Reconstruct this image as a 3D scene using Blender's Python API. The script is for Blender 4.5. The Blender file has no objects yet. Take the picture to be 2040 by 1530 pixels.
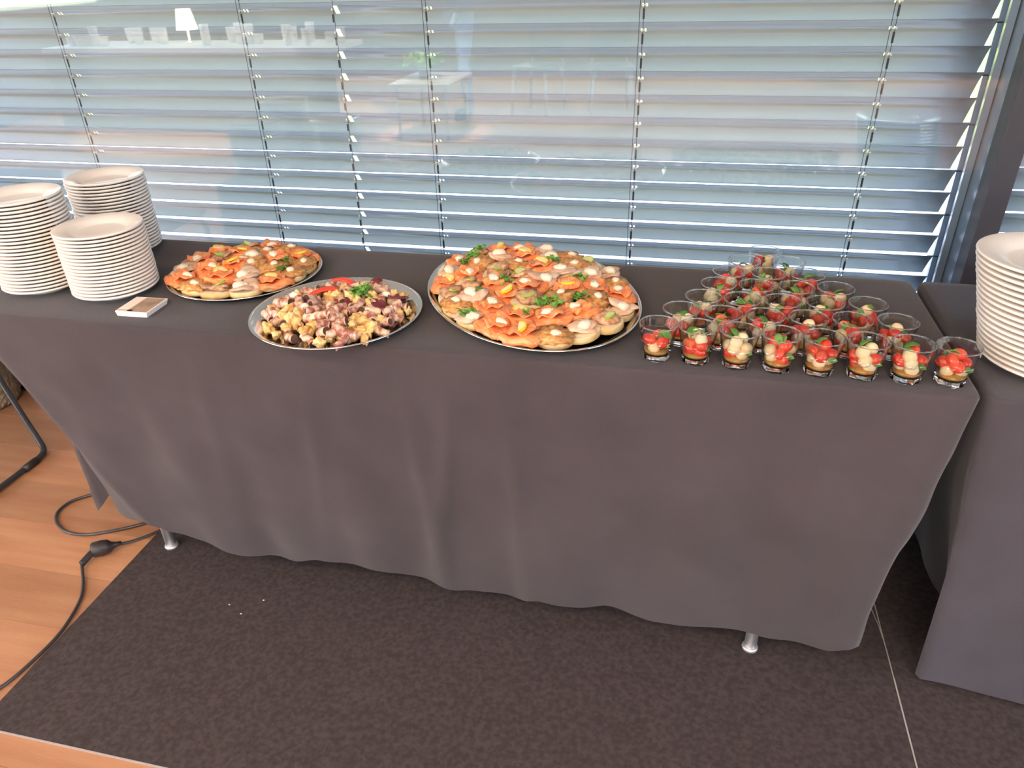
import bpy, bmesh, math, random
from mathutils import Vector, Matrix, Euler, noise
PI = math.pi
SC = bpy.context.scene
COL = SC.collection
RND = random.Random(7)

# ------------------------------------------------------------------ camera
cam_d = bpy.data.cameras.new('camera')
cam = bpy.data.objects.new('camera', cam_d)
COL.objects.link(cam)
yaw, pitch, roll = math.radians(13.6), math.radians(30.3), math.radians(1.72)
fw = Vector((-math.sin(yaw) * math.cos(pitch), math.cos(yaw) * math.cos(pitch), -math.sin(pitch)))
rt = Vector((math.cos(yaw), math.sin(yaw), 0))
dn = fw.cross(rt)
rt2 = rt * math.cos(roll) + dn * math.sin(roll)
dn2 = -rt * math.sin(roll) + dn * math.cos(roll)
m = Matrix((rt2, -dn2, -fw)).transposed().to_4x4()
m.translation = Vector((0, 0, 1.4))
cam.matrix_world = m
cam_d.sensor_width = 36
cam_d.lens = 1464 / 2040 * 36
cam_d.clip_start = 0.05
SC.camera = cam

# ------------------------------------------------------------------ colour, world, sun
SC.view_settings.view_transform = 'Standard'
SC.view_settings.look = 'None'
SC.view_settings.gamma = 1
SC.view_settings.use_curve_mapping = False
SC.view_settings.exposure = 0.0
try:
    SC.cycles.transparent_max_bounces = 48
    SC.cycles.max_bounces = 12
    SC.cycles.transmission_bounces = 10
    SC.cycles.caustics_reflective = False
    SC.cycles.caustics_refractive = False
    SC.cycles.sample_clamp_indirect = 6
except Exception:
    pass
world = bpy.data.worlds.new('world')
SC.world = world
world.use_nodes = True
wn = world.node_tree.nodes
wn.clear()
sky = wn.new('ShaderNodeTexSky')
sky.sky_type = 'NISHITA'
sky.sun_disc = False
sky.sun_elevation = math.radians(57)
sky.sun_rotation = math.radians(200)
sky.air_density = 1.0
sky.dust_density = 4.0
bg = wn.new('ShaderNodeBackground')
bg.inputs['Strength'].default_value = 1.5
wo = wn.new('ShaderNodeOutputWorld')
world.node_tree.links.new(sky.outputs[0], bg.inputs[0])
world.node_tree.links.new(bg.outputs[0], wo.inputs[0])


def lamp(name, kind, loc, direction, power, color, size=(1, 1), spot=None):
    d = bpy.data.lights.new(name, kind)
    d.energy = power
    d.color = color
    if kind == 'AREA':
        d.shape = 'RECTANGLE'
        d.size, d.size_y = size
    if kind == 'SUN':
        d.angle = 0.01
    if kind == 'SPOT':
        d.spot_size = spot
        d.shadow_soft_size = 0.04
    o = bpy.data.objects.new(name, d)
    COL.objects.link(o)
    o.location = loc
    o.rotation_euler = Vector(direction).to_track_quat('-Z', 'Y').to_euler()
    return o


lamp('sun', 'SUN', (0, -20, 15), (0.15, 0.53, -0.84), 8.0, (1.0, 0.93, 0.82))
# daylight entering through the windows of the rear and left walls
lamp('daylight_rear', 'AREA', (-1.5, -6.85, 1.95), (0, 1, -0.05), 160, (0.92, 0.96, 1.0), (8.5, 1.35))
lamp('daylight_left', 'AREA', (-6.85, -2.2, 1.87), (1, 0.1, -0.05), 130, (0.85, 0.93, 1.0), (5.0, 1.6))
# daylight through the right-hand window wall
lamp('daylight_right', 'AREA', (4.3, -0.6, 1.7), (-1, 0.25, -0.1), 45, (0.62, 0.8, 1.0), (3.0, 1.8))
CEIL = [(-2.6, -1.3), (0.3, -1.3), (-2.6, -3.9), (0.3, -3.9)]
for (x, y) in CEIL:
    lamp('ceiling_panel_light', 'AREA', (x, y, 3.12), (0, 0, -1), 56, (1.0, 0.80, 0.64), (1.1, 0.5))
lamp('added_spot', 'SPOT', (-2.27, -2.75, 3.1), (0, 0, -1), 6500, (1.0, 0.85, 0.72), spot=math.radians(20))  # added spot without a fixture, in place of sunlight on the low table
lamp('added_spot', 'SPOT', (-4.5, -2.3, 3.1), (0, -.2, -1), 3000, (1.0, 0.96, 0.9), spot=math.radians(52))  # added spot, brightens the cups on the far buffet for the reflection
lamp('added_spot', 'SPOT', (-1.3, -2.3, 3.1), (-0.05, -.55, -1), 900, (0.9, 0.95, 1.0), spot=math.radians(38))  # added spot aimed at the chairs and jeans so their reflection shows

# ------------------------------------------------------------------ materials
MATS = {}


def mat(name, col, rough=0.6, metal=0.0, var=0.0, vscale=8.0, col2=None, bump=0.0, bscale=60.0, sheen=0.0,
        stretch=None, spec=0.5, coat=0.0, sss=0.0, emit=None, emits=0.0, rand=0.0, detail=3.0, ramp=None):
    if name in MATS:
        return MATS[name]
    M = bpy.data.materials.new(name)
    M.use_nodes = True
    nt = M.node_tree
    b = nt.nodes['Principled BSDF']
    L = nt.links.new
    b.inputs['Roughness'].default_value = rough
    b.inputs['Metallic'].default_value = metal
    b.inputs['Specular IOR Level'].default_value = spec
    b.inputs['Coat Weight'].default_value = coat
    b.inputs['Sheen Weight'].default_value = sheen
    b.inputs['Subsurface Weight'].default_value = sss
    if sss:
        b.inputs['Subsurface Scale'].default_value = 0.004
        b.inputs['Subsurface Radius'].default_value = (1, .5, .3)
    if emit:
        b.inputs['Emission Color'].default_value = (*emit, 1)
        b.inputs['Emission Strength'].default_value = emits
    c4 = (*col, 1)
    b.inputs['Base Color'].default_value = c4
    tc = nt.nodes.new('ShaderNodeTexCoord')
    src = tc.outputs['Object']
    if stretch:
        mp = nt.nodes.new('ShaderNodeMapping')
        mp.inputs['Scale'].default_value = stretch
        L(src, mp.inputs['Vector'])
        src = mp.outputs['Vector']
    oi = None
    if rand:
        oi = nt.nodes.new('ShaderNodeObjectInfo')
        ad = nt.nodes.new('ShaderNodeVectorMath')
        ad.operation = 'MULTIPLY_ADD'
        cb = nt.nodes.new('ShaderNodeCombineXYZ')
        for i in range(3):
            L(oi.outputs['Random'], cb.inputs[i])
        ad.inputs[1].default_value = (37, 53, 71)
        L(cb.outputs[0], ad.inputs[0])
        L(src, ad.inputs[2])
        src = ad.outputs[0]
    colout = None
    if col2 or var:
        n = nt.nodes.new('ShaderNodeTexNoise')
        n.inputs['Scale'].default_value = vscale
        n.inputs['Detail'].default_value = detail
        L(src, n.inputs['Vector'])
        r = nt.nodes.new('ShaderNodeValToRGB')
        lo, hi = ramp or (0.35, 0.65)
        r.color_ramp.elements[0].position = lo
        r.color_ramp.elements[1].position = hi
        if col2:
            r.color_ramp.elements[0].color = c4
            r.color_ramp.elements[1].color = (*col2, 1)
        else:
            r.color_ramp.elements[0].color = (*[c * (1 - var) for c in col], 1)
            r.color_ramp.elements[1].color = (*[min(1, c * (1 + var)) for c in col], 1)
        L(n.outputs['Fac'], r.inputs['Fac'])
        colout = r.outputs['Color']
        if rand:
            hs = nt.nodes.new('ShaderNodeHueSaturation')
            mr = nt.nodes.new('ShaderNodeMapRange')
            mr.inputs['To Min'].default_value = 1 - rand
            mr.inputs['To Max'].default_value = 1 + rand
            L(oi.outputs['Random'], mr.inputs['Value'])
            L(mr.outputs[0], hs.inputs['Value'])
            L(colout, hs.inputs['Color'])
            colout = hs.outputs['Color']
        L(colout, b.inputs['Base Color'])
    if bump:
        n2 = nt.nodes.new('ShaderNodeTexNoise')
        n2.inputs['Scale'].default_value = bscale
        n2.inputs['Detail'].default_value = 4
        L(src, n2.inputs['Vector'])
        bp = nt.nodes.new('ShaderNodeBump')
        bp.inputs['Strength'].default_value = bump
        bp.inputs['Distance'].default_value = 0.01
        L(n2.outputs['Fac'], bp.inputs['Height'])
        L(bp.outputs[0], b.inputs['Normal'])
    MATS[name] = M
    return M


def clear_glass(name, ior=1.5, tint=(1, 1, 1), rough=0.0, gain=1.0, edge=0.0):
    """thin sheet of glass: fresnel mix of a clear transmission and a mirror reflection"""
    M = bpy.data.materials.new(name)
    M.use_nodes = True
    nt = M.node_tree
    nt.nodes.clear()
    out = nt.nodes.new('ShaderNodeOutputMaterial')
    mix = nt.nodes.new('ShaderNodeMixShader')
    tr = nt.nodes.new('ShaderNodeBsdfTransparent')
    tr.inputs[0].default_value = (*tint, 1)
    gl = nt.nodes.new('ShaderNodeBsdfGlossy')
    gl.inputs['Roughness'].default_value = rough
    fr = nt.nodes.new('ShaderNodeFresnel')
    # both faces of the sheet reflect like air-to-glass
    ge = nt.nodes.new('ShaderNodeNewGeometry')
    mr = nt.nodes.new('ShaderNodeMapRange')
    mr.inputs['To Min'].default_value = ior
    mr.inputs['To Max'].default_value = 1 / ior
    nt.links.new(ge.outputs['Backfacing'], mr.inputs['Value'])
    nt.links.new(mr.outputs[0], fr.inputs['IOR'])
    mu = nt.nodes.new('ShaderNodeMath')
    mu.operation = 'MULTIPLY'
    mu.use_clamp = True
    mu.inputs[1].default_value = gain
    nt.links.new(fr.outputs[0], mu.inputs[0])
    fac = mu.outputs[0]
    if edge:
        lw = nt.nodes.new('ShaderNodeLayerWeight')
        lw.inputs['Blend'].default_value = 0.30
        ma = nt.nodes.new('ShaderNodeMath')
        ma.operation = 'MULTIPLY_ADD'
        ma.use_clamp = True
        ma.inputs[1].default_value = edge
        nt.links.new(lw.outputs['Facing'], ma.inputs[0])
        nt.links.new(fac, ma.inputs[2])
        fac = ma.outputs[0]
    nt.links.new(fac, mix.inputs[0])
    nt.links.new(tr.outputs[0], mix.inputs[1])
    nt.links.new(gl.outputs[0], mix.inputs[2])
    nt.links.new(mix.outputs[0], out.inputs[0])
    MATS[name] = M
    return M


def solid_glass(name):
    M = bpy.data.materials.new(name)
    M.use_nodes = True
    nt = M.node_tree
    nt.nodes.clear()
    out = nt.nodes.new('ShaderNodeOutputMaterial')
    g = nt.nodes.new('ShaderNodeBsdfGlass')
    g.inputs['IOR'].default_value = 1.45
    g.inputs['Roughness'].default_value = 0.02
    nt.links.new(g.outputs[0], out.inputs[0])
    MATS[name] = M
    return M


cloth_m = mat('charcoal_tablecloth', (0.064, 0.052, 0.056), rough=0.92, var=0.10, vscale=4, bump=0.18, bscale=420, sheen=0.19, spec=0.2)
cloth2_m = mat('dark_blue_grey_tablecloth', (0.064, 0.056, 0.067), rough=0.92, var=0.10, vscale=5, bump=0.18, bscale=420, sheen=0.19, spec=0.2)
mat_m = mat('black_floor_mat', (0.062, 0.047, 0.046), rough=0.88, var=0.22, vscale=90, bump=0.3, bscale=700, spec=0.25)
mat_edge_m = mat('pale_mat_edge', (0.42, 0.38, 0.36), rough=0.6)
wood_m = mat('oak_parquet', (0.44, 0.20, 0.10), rough=0.42, col2=(0.54, 0.275, 0.145), vscale=3.2, stretch=(1.0, 9.0, 9.0),
             rand=0.13, bump=0.05, bscale=30, detail=6, ramp=(0.3, 0.7))
wood_gap_m = mat('parquet_joint', (0.16, 0.08, 0.045), rough=0.9, spec=0.1)
plate_m = mat('cream_porcelain', (0.90, 0.835, 0.775), rough=0.16, spec=0.5, coat=0.3)
steel_m = mat('polished_steel', (0.78, 0.77, 0.76), rough=0.16, metal=1.0)
chrome_m = mat('chrome', (0.85, 0.85, 0.86), rough=0.12, metal=1.0)
slat_m = mat('grey_painted_aluminium_slat', (0.49, 0.52, 0.52), rough=0.30, metal=0.25, spec=0.6)
rail_m = mat('blue_grey_anodised_rail', (0.30, 0.37, 0.46), rough=0.28, metal=0.4)
frame_m = mat('dark_window_frame', (0.042, 0.040, 0.050), rough=0.5)
tape_m = mat('dark_ladder_tape', (0.03, 0.035, 0.04), rough=0.7)
clip_m = mat('white_plastic_clip', (0.85, 0.88, 0.88), rough=0.2, spec=0.8)
black_m = mat('black_plastic', (0.03, 0.026, 0.026), rough=0.4)
cable_m = mat('black_rubber_cable', (0.05, 0.045, 0.045), rough=0.3, spec=0.7)
blackmetal_m = mat('black_powder_coated_tube', (0.045, 0.042, 0.045), rough=0.35)
white_wall_m = mat('white_plaster', (0.72, 0.70, 0.67), rough=0.9)
ceil_m = mat('white_ceiling', (0.75, 0.74, 0.72), rough=0.9)
white_m = mat('white_laquer', (0.85, 0.85, 0.84), rough=0.3)
paving_m = mat('pale_concrete_paving', (0.62, 0.64, 0.66), rough=0.9, var=0.08, vscale=3)
grass_m = mat('sunlit_lawn', (0.26, 0.36, 0.06), rough=0.95, col2=(0.42, 0.48, 0.13), vscale=2)
pane_m = clear_glass('window_glass', 1.52, (0.97, 0.985, 0.985), gain=1.5)
tumbler_m = clear_glass('tumbler_glass', 1.45, (0.975, 0.985, 0.98), rough=0.03, gain=1.3, edge=0.30)
tumbler_base_m = solid_glass('tumbler_base_glass')

# ------------------------------------------------------------------ helpers


def finish(name, bm, material, parent=None, smooth=True, recalc=True):
    if recalc:
        bmesh.ops.recalc_face_normals(bm, faces=bm.faces)
        if bm.calc_volume(signed=True) < 0:
            bmesh.ops.reverse_faces(bm, faces=bm.faces)
    me = bpy.data.meshes.new(name)
    bm.to_mesh(me)
    bm.free()
    mats = material if isinstance(material, (list, tuple)) else [material]
    for mm in mats:
        me.materials.append(mm)
    if smooth:
        for p in me.polygons:
            p.use_smooth = True
    o = bpy.data.objects.new(name, me)
    COL.objects.link(o)
    if parent:
        o.parent = parent
    return o


def empty(name, loc=(0, 0, 0), rz=0):
    o = bpy.data.objects.new(name, None)
    COL.objects.link(o)
    o.location = loc
    o.rotation_euler = (0, 0, rz)
    o.empty_display_size = 0.02
    return o


def tag(o, label=None, cat=None, group=None, kind=None):
    if label:
        o['label'] = label
    if cat:
        o['category'] = cat
    if group:
        o['group'] = group
    if kind:
        o['kind'] = kind
    return o


def copy_tree(o, parent=None):
    c = o.copy()
    COL.objects.link(c)
    c.parent = parent
    for ch in KIDS.get(o, []):
        k = ch.copy()
        COL.objects.link(k)
        k.parent = c
    return c


KIDS = {}


def note_kids(root, kids):
    KIDS[root] = kids


def box(bm, x0, x1, y0, y1, z0, z1, mi=0, mtx=None):
    vs = [bm.verts.new((x, y, z)) for x in (x0, x1) for y in (y0, y1) for z in (z0, z1)]
    if mtx:
        for v in vs:
            v.co = mtx @ v.co
    for f in ((0, 1, 3, 2), (4, 6, 7, 5), (0, 4, 5, 1), (2, 3, 7, 6), (0, 2, 6, 4), (1, 5, 7, 3)):
        fc = bm.faces.new([vs[i] for i in f])
        fc.material_index = mi
    return vs


def bevel_all(bm, w, seg=2):
    bmesh.ops.bevel(bm, geom=list(bm.edges), offset=w, segments=seg, profile=0.5, affect='EDGES')


def lathe(bm, prof, seg=48, mi=0, sx=1.0, sy=1.0, rfun=None, close=False):
    rings = []
    for (r, z) in prof:
        if r < 1e-6:
            rings.append([bm.verts.new((0, 0, z))])
        else:
            ring = []
            for i in range(seg):
                a = 2 * PI * i / seg
                rr = rfun(a, r, z) if rfun else r
                ring.append(bm.verts.new((rr * math.cos(a) * sx, rr * math.sin(a) * sy, z)))
            rings.append(ring)
    n = len(rings)
    for k in range(n if close else n - 1):
        A, B = rings[k], rings[(k + 1) % n]
        for i in range(seg):
            j = (i + 1) % seg
            if len(A) == 1 and len(B) == 1:
                break
            if len(A) == 1:
                f = bm.faces.new((A[0], B[i], B[j]))
            elif len(B) == 1:
                f = bm.faces.new((A[i], A[j], B[0]))
            else:
                f = bm.faces.new((A[i], A[j], B[j], B[i]))
            f.material_index = mi
    return rings


def smooth_path(pts, n=8):
    P = [Vector(p) for p in pts]
    out = []
    for i in range(len(P) - 1):
        p0 = P[max(i - 1, 0)]
        p1, p2 = P[i], P[i + 1]
        p3 = P[min(i + 2, len(P) - 1)]
        for k in range(n):
            t = k / n
            out.append(0.5 * ((2 * p1) + (-p0 + p2) * t + (2 * p0 - 5 * p1 + 4 * p2 - p3) * t * t + (-p0 + 3 * p1 - 3 * p2 + p3) * t ** 3))
    out.append(P[-1])
    return out


def tube(bm, pts, r, seg=10, mi=0, caps=True, radii=None):
    P = [Vector(p) for p in pts]
    rings = []
    up = Vector((0, 0, 1))
    prev = None
    for i, p in enumerate(P):
        t = (P[min(i + 1, len(P) - 1)] - P[max(i - 1, 0)]).normalized()
        if prev is None:
            ref = up if abs(t.dot(up)) < 0.9 else Vector((1, 0, 0))
            a = t.cross(ref).normalized()
        else:
            a = (prev - t * prev.dot(t)).normalized()
        prev = a
        b = t.cross(a)
        rr = radii[i] if radii else r
        rings.append([bm.verts.new(p + (a * math.cos(2 * PI * k / seg) + b * math.sin(2 * PI * k / seg)) * rr) for k in range(seg)])
    for A, B in zip(rings, rings[1:]):
        for k in range(seg):
            f = bm.faces.new((A[k], A[(k + 1) % seg], B[(k + 1) % seg], B[k]))
            f.material_index = mi
    if caps:
        bm.faces.new(rings[0]).material_index = mi
        bm.faces.new(rings[-1]).material_index = mi


def blob(bm, c, s, amp=0.15, fr=1.5, sub=2, seed=0.0, mi=0, rot=None, flat=None):
    """lumpy ellipsoid of half sizes s at c"""
    r = bmesh.ops.create_icosphere(bm, subdivisions=sub, radius=1)
    q = rot or Matrix.Identity(3)
    for v in r['verts']:
        d = v.co.normalized()
        k = 1 + amp * noise.noise(d * fr + Vector((seed * 3.1, seed * 1.7, seed)))
        p = Vector((d.x * s[0] * k, d.y * s[1] * k, d.z * s[2] * k))
        if flat is not None and p.z < flat:
            p.z = flat
        v.co = q @ p + Vector(c)
    for v in r['verts']:
        for f in v.link_faces:
            f.material_index = mi


def struct(name, bm, material, smooth=False, parent=None, label=None):
    o = finish(name, bm, material, parent, smooth)
    if not parent:
        o['kind'] = 'structure'
        if label:
            o['label'] = label
    return o


# ------------------------------------------------------------------ setting: room
XL, XR, YB, GY, BY, ZC = -7.0, 4.6, -7.0, 1.98, 2.10, 3.2     # left, right, back, glass, blind, ceiling
bm = bmesh.new()
box(bm, XL, XR, YB, GY + 0.03, -0.10, -0.008)
floor = struct('floor', bm, wood_gap_m, label='warm oak parquet floor')
pw, plen = 0.165, 1.45
bm = bmesh.new()
box(bm, 0, plen - 0.0008, 0, pw - 0.0008, -0.008, 0, 0)
plank0 = finish('floor_plank', bm, wood_m, floor, smooth=False)
first = True
for j in range(16):
    y0 = -0.35 + j * pw
    off = (j * 0.53) % plen
    for i in range(4):
        x0 = -4.6 + off + i * plen
        if x0 > 0.3:
            continue
        o = plank0 if first else plank0.copy()
        if not first:
            COL.objects.link(o)
        o.parent = floor
        first = False
        o.location = (x0, y0, 0)
bm = bmesh.new()
box(bm, XL, XR, YB, -0.35, -0.008, 0)
box(bm, XL, -3.15, -0.35, GY, -0.008, -0.0004)
box(bm, 1.2, XR, -0.35, GY, -0.008, -0.0004)
o = finish('plank_field', bm, wood_m, floor, smooth=False)
o['kind'] = 'stuff'

bm = bmesh.new()
box(bm, XL, XR, YB, GY + 0.5, ZC, ZC + 0.12)
struct('ceiling', bm, ceil_m)


def wall_with_openings(bm, axis, pos, th, a0, a1, z1, ops, zo0, zo1):
    """wall in the plane axis=pos, from a0 to a1, with window openings"""
    def bx(p0, p1, q0, q1):
        if axis == 'y':
            box(bm, p0, p1, pos, pos + th, q0, q1)
        else:
            box(bm, pos, pos + th, p0, p1, q0, q1)
    bx(a0, a1, 0, zo0)
    bx(a0, a1, zo1, z1)
    c = a0
    for (o0, o1) in ops:
        bx(c, o0, zo0, zo1)
        c = o1
    bx(c, a1, zo0, zo1)


bm = bmesh.new()
rear_ops = [(-5.8, -3.7), (-3.4, -1.3), (-1.0, 1.1), (1.4, 3.5)]
wall_with_openings(bm, 'y', YB - 0.2, 0.2, XL, XR, ZC, rear_ops, 1.25, 2.65)
struct('wall_back', bm, mat('brown_grey_rear_wall', (0.16, 0.13, 0.11), 0.8))
bm = bmesh.new()
left_ops = [(-4.8, -2.4), (-2.1, 0.3)]
wall_with_openings(bm, 'x', XL - 0.2, 0.2, YB, GY + 0.3, ZC, left_ops, 1.03, 2.70)
struct('wall_left', bm, mat('grey_side_wall', (0.30, 0.29, 0.28), 0.8))
bm = bmesh.new()
wall_with_openings(bm, 'x', XR, 0.2, YB, GY + 0.3, ZC, [(-2.2, 1.0)], 0.85, 2.65)
struct('wall_right', bm, white_wall_m)
bm = bmesh.new()
box(bm, XL, XR, GY - 0.05, GY + 0.3, 2.85, ZC)
box(bm, XL, -3.6, GY - 0.05, GY + 0.3, 0, 2.85)
box(bm, 3.1, XR, GY - 0.05, GY + 0.3, 0, 2.85)
struct('wall_front', bm, white_wall_m)
k = 2
for (a, b_) in rear_ops:
    bm = bmesh.new()
    for (x0, x1, z0, z1) in ((a, a + .05, 1.25, 2.65), (b_ - .05, b_, 1.25, 2.65), (a + .05, b_ - .05, 1.25, 1.3), (a + .05, b_ - .05, 2.6, 2.65)):
        box(bm, x0, x1, YB - 0.12, YB - 0.06, z0, z1)
    k += 1
    w = struct('window_%d' % k, bm, frame_m)
    bm = bmesh.new()
    box(bm, a + .05, b_ - .05, YB - 0.094, YB - 0.088, 1.3, 2.6)
    finish('pane', bm, pane_m, w, smooth=False)

# the blinded window wall: frame, panes, mullion, reveals
MX0, MX1 = 0.702, 0.754
bm = bmesh.new()
box(bm, -3.6, -3.52, GY - 0.05, GY + 0.05, 0, 2.85)
box(bm, -3.52, MX0, GY - 0.03, GY + 0.02, 0, 0.045)
box(bm, -3.52, MX0, GY - 0.05, GY + 0.05, 2.79, 2.85)
w1 = struct('window_1', bm, frame_m)
bm = bmesh.new()
box(bm, -3.52, MX0 + 0.001, GY - 0.014, GY - 0.008, 0.045, 2.79)
finish('pane', bm, pane_m, w1, smooth=False)
bm = bmesh.new()
box(bm, MX1, 3.0, GY - 0.05, GY + 0.02, 0, 0.045)
box(bm, MX1, 3.1, GY - 0.05, GY + 0.05, 2.79, 2.85)
box(bm, 3.02, 3.1, GY - 0.05, GY + 0.05, 0, 2.79)
w2 = struct('window_2', bm, frame_m)
bm = bmesh.new()
box(bm, MX1 - 0.001, 3.02, GY - 0.014, GY - 0.008, 0.045, 2.79)
finish('pane', bm, pane_m, w2, smooth=False)
bm = bmesh.new()
box(bm, MX0, MX1, GY - 0.05, GY + 0.015, 0, 2.85)
bevel_all(bm, 0.002, 1)
struct('trim_1', bm, frame_m, label='dark mullion between the two blinded windows')
bm = bmesh.new()
box(bm, 0.706, 0.752, GY + 0.016, GY + 0.165, 0, 2.85)
struct('trim_2', bm, rail_m, label='glossy blue-grey reveal panel beside the blind')
# panel ribs of the reveal
for side, (rx0, rx1) in enumerate(((0.686, 0.703), (0.757, 0.774))):
    bm = bmesh.new()
    box(bm, rx0, rx1, BY - 0.035, BY - 0.022, 0, 2.8)
    box(bm, rx0, rx1, BY + 0.022, BY + 0.035, 0, 2.8)
    if side == 0:
        box(bm, rx1 - 0.004, rx1, BY - 0.022, BY + 0.022, 0, 2.8)
    else:
        box(bm, rx0, rx0 + 0.004, BY - 0.022, BY + 0.022, 0, 2.8)
    struct('trim_%d' % (3 + side), bm, rail_m, label='slim vertical guide rail at the end of the blind slats')

# outside ground
bm = bmesh.new()
box(bm, -30, 30, GY + 0.31, 6.5, -0.2, -0.05)
box(bm, -30, 30, GY + 0.03, GY + 0.31, -0.2, -0.02)
struct('ground_paving', bm, paving_m)
bm = bmesh.new()
box(bm, -60, 60, 6.5, 70, -0.2, -0.06)
struct('ground_lawn', bm, grass_m)
bm = bmesh.new()
box(bm, -60, 60, -70, YB - 0.2, -0.2, -0.06)
struct('ground_rear', bm, grass_m)

# ------------------------------------------------------------------ blinds
PITCH, TH, W = 0.0572, math.radians(68.3), 0.0655
Z0 = 1.268
LAD = [(-1.86, 0), (-1.245, 0), (-0.970, 1), (-0.703, 0), (-0.134, 0), (0.453, 0)]


def slat_mesh(x0, x1, lads, name):
    """curved slat, inner edge up and outer edge down; slots for the ladder tapes"""
    n = 12
    # direction of the section below the horizontal, from the rolled inner top edge to the outer bottom edge
    angs = [math.radians(a) for a in (20, 33, 42, 47, 50, 52, 53, 54, 55, 56, 56, 62)]
    wts = [.06, .07, .08, .09, .10, .10, .10, .10, .10, .09, .06, .05]
    Sg = sum(w * math.sin(a) for w, a in zip(wts, angs))
    Cg = sum(w * math.cos(a) for w, a in zip(wts, angs))
    Wd = PITCH / (Sg - 0.205 * Cg)
    y, z = -0.5 * Wd * Cg, 0.5 * Wd * Sg
    prof = [(y, z)]
    for w, a in zip(wts, angs):
        y += Wd * w * math.cos(a)
        z -= Wd * w * math.sin(a)
        prof.append((y, z))
    xs = [x0, x1]
    holes = []
    for (lx, big) in lads:
        if x0 < lx < x1:
            w = 0.0062 if big else 0.0030
            if big:
                holes.append((lx - w, lx + w, (3, 4, 5)))
                xs += [lx - w, lx + w]
            else:
                holes.append((lx - 0.0072, lx - 0.0028, (4,)))
                holes.append((lx + 0.0028, lx + 0.0072, (4,)))
                xs += [lx - 0.0072, lx - 0.0028, lx + 0.0028, lx + 0.0072]
    xs = sorted(xs)
    bm = bmesh.new()
    th = 0.0006
    F = [[bm.verts.new((x, y, z)) for (y, z) in prof] for x in xs]
    for a in range(len(xs) - 1):
        mid = (xs[a] + xs[a + 1]) / 2
        hs = [h[2] for h in holes if h[0] < mid < h[1]]
        for i in range(n):
            if hs and i in hs[0]:
                continue
            bm.faces.new((F[a][i], F[a + 1][i], F[a + 1][i + 1], F[a][i + 1]))
    bm.normal_update()
    bmesh.ops.solidify(bm, geom=list(bm.faces), thickness=th)
    return bm


def make_blind(x0, x1, lads, label, zsh=0.0):
    root = empty('venetian_blind', ((x0 + x1) / 2, BY, 0))
    tag(root, label, 'blind')
    cx = (x0 + x1) / 2
    bm = slat_mesh(x0 - cx, x1 - cx, [(l - cx, b) for l, b in lads], 'slat')
    s0 = finish('slat', bm, slat_m, root)
    ks = [k for k in range(-29, 24)]
    zt = Z0 + zsh
    zs = [zt + k * PITCH for k in ks if 0.06 < zt + k * PITCH < 2.78]
    for i, z in enumerate(zs):
        o = s0 if i == 0 else s0.copy()
        if i:
            COL.objects.link(o)
            o.parent = root
        o.location = (0, 0, z)
    # ladder tapes: dark strap beside each slat, thin cords in front, white clip at each slat
    for (lx, big) in lads:
        bm = bmesh.new()
        for z in zs:
            if big:
                box(bm, lx - cx - .0022, lx - cx + .0022, -0.0335, -0.0327, z - 0.016, z + 0.004)
            else:
                box(bm, lx - cx - .0026, lx - cx + .0026, -0.0335, -0.0327, z - 0.016, z + 0.008)
        for dx in ((-0.010, 0.0) if not big else (0.004,)):
            box(bm, lx - cx + dx - .0007, lx - cx + dx + .0007, -0.0342, -0.0336, 0.05, 2.8)
        finish('ladder_tape', bm, tape_m, root, smooth=False)
        for j, z in enumerate(zs):
            if z > 1.7:
                break
            if j == 0:
                bm = bmesh.new()
                if big:
                    bmesh.ops.create_uvsphere(bm, u_segments=10, v_segments=6, radius=1)
                    for v in bm.verts:
                        v.co = Vector((v.co.x * .0030, v.co.y * .002, v.co.z * .0040))
                else:
                    for dx in (-0.004, 0.004):
                        r = bmesh.ops.create_uvsphere(bm, u_segments=8, v_segments=5, radius=0.0026)
                        for v in r['verts']:
                            v.co.x += dx
                    box(bm, -0.004, 0.004, -0.001, 0.001, -0.0012, 0.0012)
                c0 = finish('clip', bm, clip_m, root)
                c = c0
            else:
                c = c0.copy()
                COL.objects.link(c)
                c.parent = root
            c.location = (lx - cx, -0.0335, z + 0.016)
    # side guide pins
    for j, z in enumerate(zs):
        if z > 1.7 or j % 2:
            continue
        if j == 0:
            bm = bmesh.new()
            sx = 1 if x1 < 1 else -1
            e = (x1 - cx) if sx > 0 else (x0 - cx)
            tube(bm, [(e - 0.008 * sx, 0, 0), (e + 0.018 * sx, 0, 0)], 0.0018, 8)
            p0 = finish('guide_pin', bm, tape_m, root)
            p = p0
        else:
            p = p0.copy()
            COL.objects.link(p)
            p.parent = root
        p.location = (0, 0, z + 0.024)
    return root


make_blind(-3.5, 0.672, LAD, 'wide grey venetian blind behind the buffet table, left of the dark mullion')
make_blind(0.788, 2.95, [(1.0, 0), (1.6, 0), (2.2, 0)], 'grey venetian blind right of the dark mullion, mostly out of view', zsh=0.010)

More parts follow.
